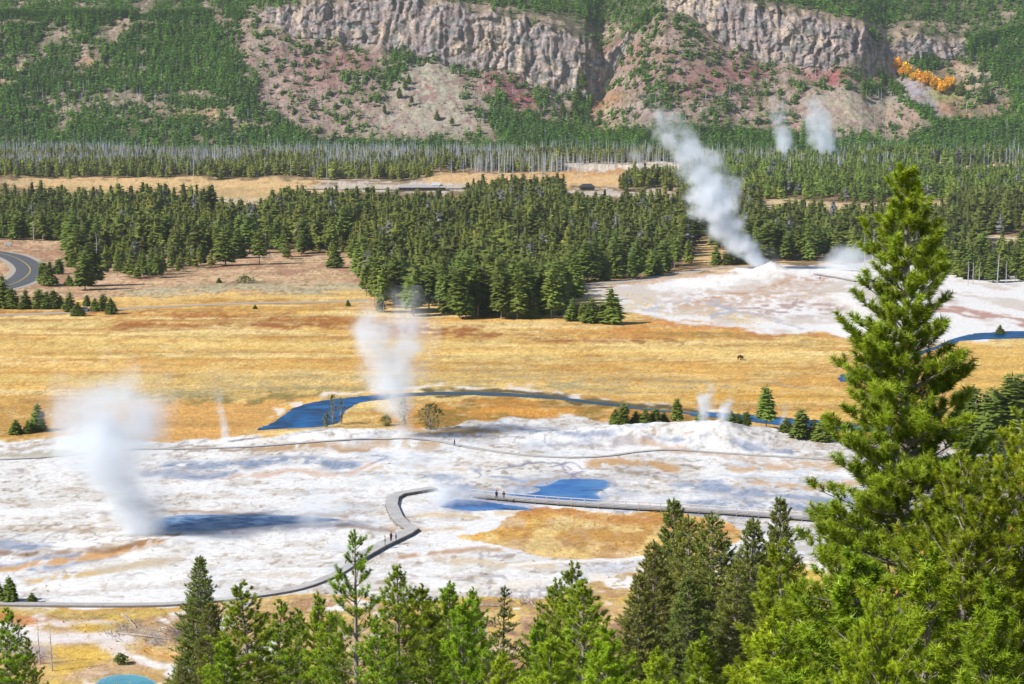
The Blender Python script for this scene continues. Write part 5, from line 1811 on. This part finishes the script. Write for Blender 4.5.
g1 = 'pines on the slope below the viewpoint'
g2 = 'dark firs at the foot of the slope'
plant('big', 914, 168, 43, 'tallest foreground pine, its spire reaching up to the far forest', g1, 1.0, .4)
for kind, px, py, D, lab, w in [
    ('broad', 968, 462, 33, 'broad yellow-green pine in the lower right corner, hung with orange cones', 1.0),
    ('broad', 1032, 430, 35, 'yellow-green pine cut off by the right frame edge', 1.0),
    ('young', 925, 560, 30, 'bright bushy pine low in front of the tall pine trunk', 1.1),
    ('mid', 838, 520, 46, 'pine with candle-like shoots just left of the tall pine', 1.0),
    ('mid', 792, 548, 50, 'bushy pine between the dark firs and the tall pine', 1.05),
    ('young', 862, 560, 36, 'bright low pine left of the tall pine foot', 1.25),
    ('young', 775, 620, 40, 'low bright pine at the bottom below the dark firs', 1.2),
    ('young', 700, 640, 52, 'small bright pine centred under the dark firs', 1.0),
    ('broad', 880, 600, 28, 'wide pine filling the bottom edge under the tall pine', .8),
    ('young', 1000, 590, 25, 'nearest bushy pine in the lower right corner', .9),
    ('sparse', 355, 534, 78, 'open pine with tufted top overlapping the lower boardwalk', .95),
    ('mid', 398, 572, 112, 'pine right of the open tufted one', 1.1),
    ('mid', 330, 620, 92, 'pine left of the open tufted one', 1.15),
    ('mid', 384, 625, 74, 'pine in front of the open tufted one at the bottom', 1.1),
    ('young', 425, 590, 160, 'round green pine left of the small dark tree', 1.3),
    ('young', 462, 604, 88, 'bright upright pine at bottom centre left', .85),
    ('mid', 432, 640, 80, 'pine low between the bright upright one and its left neighbour', 1.1),
    ('mid', 250, 586, 120, 'big pine right of the grey-green spire', 1.35),
    ('mid', 274, 604, 128, 'second pine leaning into the big one right of the spire', 1.2),
    ('young', 225, 640, 116, 'low pine at the foot of the grey-green spire', 1.2),
    ('mid', 292, 612, 150, 'narrow pine behind the lower left group', 1.0),
    ('young', 320, 598, 168, 'dense columnar pine below the boardwalk curve', .95),
    ('mid', 2, 612, 150, 'pine cut off by the left frame edge', 1.2),
    ('mid', 22, 640, 158, 'lower pine in the bottom left corner', 1.1),
    ('mid', 585, 588, 74, 'bright green pine at bottom centre', 1.2),
    ('young', 548, 640, 66, 'low bright pine left of the bottom centre one', 1.1),
    ('mid', 575, 566, 150, 'back pine above the bright bottom centre one', 1.2),
    ('mid', 558, 582, 160, 'left half of the back pine pair at bottom centre', 1.1),
    ('young', 610, 630, 62, 'low pine right of the bottom centre one', 1.1),
    ('young', 540, 622, 140, 'pale round sapling above the bottom edge', 1.1),
    ('young', 475, 592, 212, 'little lone pine on the tan ground', 1.0),
    ('young', 447, 586, 205, 'little dark pine beside the lone one', 1.3),
    ('young', 500, 655, 70, 'low pine below the thin dark fir', 1.1),
    ('young', 655, 655, 60, 'low pine at the bottom left of the dark firs', 1.2),
]:
    plant(kind, px, py, D, lab, g1, w, px * .37)
for kind, px, py, D, lab, w in [
    ('fir', 198, 555, 178, 'grey-green spire standing alone over the lower left boardwalk', 1.05),
    ('fir2', 210, 600, 172, 'shorter fir against the right side of the lone spire', 1.0),
    ('fir', 675, 497, 128, 'tallest dark fir of the middle group, with a pointed top', 1.0),
    ('fir2', 692, 514, 122, 'second fir of the middle group with ragged crown', 1.15),
    ('fir2', 716, 511, 118, 'brownish fir in the centre of the middle group', 1.15),
    ('fir', 752, 516, 116, 'fir at the right side of the middle group', 1.1),
    ('fir', 781, 495, 132, 'dark dense fir just above the bushy pines', .9),
    ('fir2', 655, 540, 116, 'fir on the left flank of the middle group', 1.1),
    ('fir', 640, 572, 112, 'lowest fir on the left flank of the middle group', 1.05),
    ('fir2', 735, 560, 100, 'fir in front of the middle group, right half', 1.1),
    ('fir', 690, 575, 98, 'fir in front of the middle group, left half', 1.15),
    ('thinfir', 502, 585, 128, 'thin see-through dark fir at bottom centre', 1.05),
    ('fir', 540, 648, 120, 'bluish fir low right of the thin dark one', .9),
    ('fir2', 182, 660, 150, 'small fir at the foot of the lone spire', 1.0),
]:
    plant(kind, px, py, D, lab, g2, w, px * .53)

# ------------------------------------------------------------------ fallen logs and grey brush
def log(label, p0, p1, r):
    a, b = G(*p0, .12), G(*p1, .12)
    mb = MB()
    c = (a + b) / 2
    pts = [np.array(a - c), np.array(a * .5 + b * .5 - c) + np.array([.1, .1, .05]), np.array(b - c)]
    mb.tube(pts, [r, r * .8, r * .35], 7, 1, True)
    d = pts[2] - pts[0]
    for k in range(5):
        q = pts[0] + d * (.25 + .14 * k)
        mb.tube([q, q + np.array([random.uniform(-.5, .5), random.uniform(-.5, .5), random.uniform(.3, 1.1)])], [r * .3, .01], 4)
    o = mb.build('fallen_log', M['log'], None, True)
    o.location = c
    return tag(o, label, 'log', 'fallen logs by the lower trees')


log('pale forked log on the tan ground at bottom centre', (524, 598), (536, 608), .22)
log('short fallen log beside the lone little pine', (472, 614), (484, 622), .2)
log('grey log below the boardwalk in the lower left grass', (122, 615), (136, 628), .2)
log('thin log lying left of the pale forked one', (478, 606), (500, 607), .15)
log('weathered log across the lower left scrub', (118, 634), (170, 640), .2)


def brush(label, px, py, wpx, hpx, n):
    p = G(px, py)
    s = p.y / F
    mb = MB()
    r = random.Random(int(px))
    for k in range(n):
        x, y = r.gauss(0, wpx * s * .25), r.gauss(0, wpx * s * .5)
        a, e = r.uniform(0, 6.28), r.uniform(.1, 1.2)
        L = hpx * s * r.uniform(.5, 1.2)
        q0 = np.array([x, y, 0])
        q1 = q0 + np.array([math.cos(a) * math.cos(e), math.sin(a) * math.cos(e), math.sin(e)]) * L
        mb.tube([q0, (q0 + q1) / 2 + np.array([0, 0, .06]), q1], [.035, .025, .01], 3)
    o = mb.build('dead_brush', M['twig'])
    o.location = (p.x, p.y, 0)
    return tag(o, label, 'brush', 'grey tangles of dead branches')


brush('grey tangle of dead branches left of the lone spire', 160, 640, 50, 10, 130)
brush('grey dead branches in the middle of the lower left grass', 122, 632, 30, 12, 70)
brush('grey thicket at the left foot of the lone spire', 182, 634, 24, 26, 90)
brush('dead twigs beside the dead sapling', 38, 660, 24, 12, 60)
brush('dead branches on the tan ground right of the lone little pine', 524, 604, 16, 12, 26)

# ------------------------------------------------------------------ steam
def curve_node(m, val, pts):
    nd = m.n('FloatCurve')
    cv = nd.mapping.curves[0]
    cv.points[0].location = pts[0]
    cv.points[1].location = pts[-1]
    for p in pts[1:-1]:
        cv.points.new(*p)
    nd.mapping.use_clip = False
    nd.mapping.update()
    m.l(val, nd.inputs['Value'])
    return nd.outputs[0]


def steam(label, spine, D, dens, depth_ratio=1.0, nscale=.16, cut=.45, seed=0.0, g=0.0, amp=3.2):
    """spine: photo x, y, half width px, relative density - listed from the vent upward"""
    base = at_depth(spine[0][0], spine[0][1], D)
    pts = [at_depth(x, y, D) - base for x, y, _, _ in spine]
    rad = [w * D / F for _, _, w, _ in spine]
    zmax = pts[-1].z
    tt = [max(0., min(1., p.z / zmax)) for p in pts]
    xr = max(max(abs(p.x) for p in pts), .1) * 1.05
    rm = max(rad)
    m = NT('steam_' + label.split()[0])
    tc = m.n('TexCoord')
    obj = tc.outputs['Object']
    addn = m.n('VectorMath', operation='ADD')
    addn.inputs[1].default_value = (seed * 13.7, seed * 5.1, seed * 9.3)
    m.l(obj, addn.inputs[0])
    nz = m.n('TexNoise')
    nz.inputs['Scale'].default_value = nscale
    nz.inputs['Detail'].default_value = 3.5
    nz.inputs['Roughness'].default_value = .6
    m.l(addn.outputs[0], nz.inputs['Vector'])
    sep = m.n('SeparateXYZ')
    m.l(obj, sep.inputs[0])
    t = m.math('DIVIDE', sep.outputs[2], zmax, clamp=True)
    cx = m.math('MULTIPLY', m.math('SUBTRACT', curve_node(m, t, [(a, p.x / xr * .5 + .5) for a, p in zip(tt, pts)]), .5), 2 * xr)
    rr = m.math('MULTIPLY', curve_node(m, t, [(a, r / rm) for a, r in zip(tt, rad)]), rm)
    dd = curve_node(m, t, [(a, s[3]) for a, s in zip(tt, spine)])
    dx = m.math('SUBTRACT', sep.outputs[0], cx)
    dy = m.math('DIVIDE', sep.outputs[1], depth_ratio)
    d = m.math('DIVIDE', m.math('SQRT', m.math('ADD', m.math('MULTIPLY', dx, dx), m.math('MULTIPLY', dy, dy))), rr)
    dn = m.math('ADD', d, m.math('MULTIPLY', m.math('SUBTRACT', nz.outputs['Fac'], .5), amp))
    body = m.math('POWER', m.mapr(dn, 1.0, cut - .35, 0, 1), 1.3)
    edge = m.mapr(d, 1.35, .8, 0, 1)
    ends = m.mapr(m.math('ADD', m.math('DIVIDE', sep.outputs[2], zmax), m.math('MULTIPLY', m.math('SUBTRACT', nz.outputs['Fac'], .5), .9)), 1.02, .66, 0, 1)
    de = m.math('MULTIPLY', m.math('MULTIPLY', m.math('MULTIPLY', body, edge), m.math('MULTIPLY', dd, ends)), dens)
    vol = m.n('VolumePrincipled')
    vol.inputs['Color'].default_value = (.90, .93, .965, 1)
    vol.inputs['Anisotropy'].default_value = g
    m.l(de, vol.inputs['Density'])
    m.l(vol.outputs[0], m.out.inputs['Volume'])
    # tight hull round the plume
    mb = MB()
    k = 10
    P2 = [np.array(p) for p in pts]
    P2 = [P2[0] + np.array([0, 0, -.2])] + P2 + [P2[-1] + np.array([0, 0, rad[-1] * .25 + zmax * .03])]
    R2 = [rad[0] * 1.3] + [x * 1.36 for x in rad] + [rad[-1] * 1.2]
    ring = []
    for p, q in zip(P2, R2):
        ring += [(p[0] + math.cos(a) * q, p[1] + math.sin(a) * q * depth_ratio, p[2]) for a in np.arange(k) * 6.28318 / k]
    nr = len(P2)
    ring += [tuple(P2[0]), tuple(P2[-1])]
    q = [(i * k + j, i * k + (j + 1) % k, (i + 1) * k + (j + 1) % k, (i + 1) * k + j) for i in range(nr - 1) for j in range(k)]
    f3 = [(nr * k, (j + 1) % k, j) for j in range(k)] + [(nr * k + 1, (nr - 1) * k + j, (nr - 1) * k + (j + 1) % k) for j in range(k)]
    qa = np.array(q)
    f3 = np.concatenate([np.array(f3), qa[:, [0, 1, 2]], qa[:, [0, 2, 3]]])
    me = tri_mesh('steam_plume', np.array(ring), f3)
    o = link('steam_plume', me, m.m)
    o.location = base
    return tag(o, label, 'steam')


DG = lambda px, py: float(ground(px, py)[1])
steam('thick white steam plume slanting up-left from the far cone', [(780, 273, 8, 1.0), (768, 267, 13, 1.0), (750, 256, 17, 1.0), (736, 240, 20, .9), (722, 222, 24, .8), (714, 205, 29, .7), (714, 186, 30, .55), (700, 166, 28, .45), (684, 144, 25, .38), (662, 118, 22, .25), (654, 104, 20, .15)], DG(775, 274) + 3, .50, 1.0, .11, .35, 1, amp=3.4)
steam('broad steam column rising at the left of the terrace', [(142, 537, 24, 1.0), (138, 515, 30, 1.0), (128, 490, 42, .85), (116, 460, 56, .65), (108, 430, 66, .55), (108, 405, 66, .48), (112, 372, 60, .3)], DG(138, 536), .62, 1.0, .13, .3, 2, amp=2.8)
steam('pale steam column rising in the middle before the meadow', [(404, 448, 9, .5), (402, 425, 14, .6), (396, 404, 24, .8), (392, 380, 36, .75), (392, 350, 42, .7), (394, 325, 46, .55), (396, 298, 42, .3)], DG(402, 440), .34, 1.0, .17, .3, 3, amp=3.2)
steam('thin wisp of steam before the orange bank', [(226, 442, 6, .8), (224, 428, 6, .7), (221, 410, 6, .5), (218, 385, 7, .25)], DG(226, 442), .9, 1, .3, .2, 4)
steam('low steam drifting over the narrow blue pool', [(452, 508, 34, .7), (450, 496, 36, .8), (446, 484, 30, .6), (440, 468, 26, .35), (430, 452, 24, .15)], DG(450, 506), .60, .5, .25, .2, 5)
steam('faint steam patch above the end of the dark pool', [(312, 526, 22, .6), (314, 508, 30, .6), (318, 486, 30, .3)], DG(312, 526), .45, .6, .25, .2, 6)
steam('faint steam over the ground below the middle column', [(412, 478, 24, .5), (412, 462, 26, .5), (408, 446, 22, .4), (404, 436, 16, .3)], DG(412, 478), .34, .6, .25, .2, 7)
steam('small steam puff on the left of the white mound', [(704, 426, 6, 1), (704, 412, 8, .9), (706, 400, 11, .7), (708, 386, 9, .3)], DG(704, 432), 1.0, 1, .5, .2, 8)
steam('small steam puff on the cone of the white mound', [(721, 430, 6, 1), (723, 417, 8, .9), (727, 406, 8, .6), (730, 395, 6, .3)], DG(721, 436), 1.1, 1, .5, .2, 9)
steam('short vapour wisp by the river bushes', [(783, 428, 5, .8), (784, 416, 6, .7), (786, 402, 5, .35)], DG(783, 434), .5, 1, .5, .2, 10)
steam('wide bluish steam right of the far cone', [(842, 270, 36, .5), (846, 262, 34, .7), (850, 253, 26, .7), (853, 242, 16, .4)], DG(842, 271) - 12, .16, .6, .07, .25, 11)
steam('white vapour patch left of the tall pine crown', [(874, 280, 14, .8), (876, 272, 16, .8), (878, 262, 14, .4)], DG(874, 282), .09, .8, .1, .2, 12)
steam('dark-based steam drifting right of the far cone', [(800, 276, 20, .6), (792, 270, 22, .7), (776, 260, 16, .6), (764, 246, 12, .3)], DG(795, 278) + 25, .05, .7, .09, .25, 13)
steam('distant double puff below the right cliff', [(787, 164, 8, 1), (785, 150, 10, .9), (783, 136, 9, .7), (780, 118, 11, .35), (778, 100, 10, .15)], 2240, .28, 1, .06, .2, 14)
steam('taller distant steam puff below the right cliff', [(826, 166, 12, 1), (825, 152, 15, .9), (823, 138, 16, .8), (820, 120, 17, .6), (814, 98, 16, .3)], 2235, .26, 1, .05, .2, 15)
steam('faint far steam puff above the forest', [(739, 160, 6, .6), (738, 152, 6, .5), (736, 144, 5, .2)], 2240, .14, 1, .05, .2, 16)
steam('faint steam veil beside the far white flat', [(640, 172, 9, .6), (638, 160, 10, .6), (634, 150, 7, .3)], 2050, .07, 1, .05, .2, 17)
steam('steam wisp behind the lower left trees', [(232, 606, 12, .6), (228, 596, 14, .6), (222, 580, 14, .3)], DG(232, 606), .6, .7, .4, .2, 18)
steam('vapour at the right end of the upper terrace', [(1004, 458, 16, .6), (1008, 448, 16, .6), (1016, 434, 12, .3)], DG(1004, 458), .05, .7, .3, .2, 19)
steam('pale vapour over the runoff behind the railed boardwalk', [(528, 452, 18, .5), (530, 444, 20, .5), (534, 432, 14, .25)], DG(528, 452), .22, .6, .3, .2, 20)

# ------------------------------------------------------------------ haze
HAZE = 0.000028
mb = MB()
mb.box((-1500, -120, -3), (1500, 3400, 620))
hz_ = NT('valley_air')
vol = hz_.n('VolumePrincipled')
vol.inputs['Color'].default_value = (.80, .90, 1.0, 1)
vol.inputs['Density'].default_value = HAZE
hz_.l(vol.outputs[0], hz_.out.inputs['Volume'])
try:
    hz_.m.cycles.homogeneous_volume = True
except Exception:
    pass
if HAZE > 0:
    o = mb.build('haze', hz_.m)
    tag(o, 'thin pale air between the viewpoint and the far hillside', None, None, 'stuff')

# ------------------------------------------------------------------ light, world, camera
SUN_EL, SUN_AZ = math.radians(40), math.radians(-72 - 90 + 90)
# direction towards the sun: from the left and a little behind the viewer
az = math.radians(204)          # measured from +x counter-clockwise
sd = Vector((math.cos(az) * math.cos(SUN_EL), math.sin(az) * math.cos(SUN_EL), math.sin(SUN_EL)))
L = bpy.data.lights.new('sun', 'SUN')
L.energy = 4.6
L.angle = math.radians(.5)
L.color = (1.0, .965, .91)
lo_ = bpy.data.objects.new('sun', L)
lo_.rotation_euler = sd.to_track_quat('Z', 'Y').to_euler()
lo_.location = (-60, -60, 200)
COL.objects.link(lo_)
w = bpy.data.worlds.new('World')
scene.world = w
w.use_nodes = True
nt = w.node_tree
bg = nt.nodes['Background']
sky = nt.nodes.new('ShaderNodeTexSky')
sky.sky_type = 'NISHITA'
sky.sun_disc = False
sky.sun_elevation = SUN_EL
sky.sun_rotation = math.atan2(sd.x, sd.y)
sky.altitude = 2200
sky.air_density = 1.0
sky.dust_density = .4
nt.links.new(sky.outputs[0], bg.inputs[0])
bg.inputs[1].default_value = .085

cam = bpy.data.cameras.new('camera')
cam.sensor_width = 36
cam.lens = F / 1024 * 36
cam.clip_end = 8000
cam.clip_start = .5
co = bpy.data.objects.new('camera', cam)
co.location = (0, 0, CAMZ)
co.rotation_euler = (math.pi / 2 - PITCH, 0, 0)
COL.objects.link(co)
scene.camera = co

vs = scene.view_settings
vs.view_transform = 'Standard'
vs.look = 'None'
vs.exposure = .5
vs.gamma = 1
c = scene.cycles
c.max_bounces = 12
c.diffuse_bounces = 2
c.glossy_bounces = 2
c.transmission_bounces = 2
c.volume_bounces = 10
c.transparent_max_bounces = 8
c.use_adaptive_sampling = True
c.adaptive_threshold = .015
c.use_denoising = True
c.denoiser = 'OPENIMAGEDENOISE'
c.volume_step_rate = 1.0
c.volume_max_steps = 256
c.sample_clamp_indirect = 8
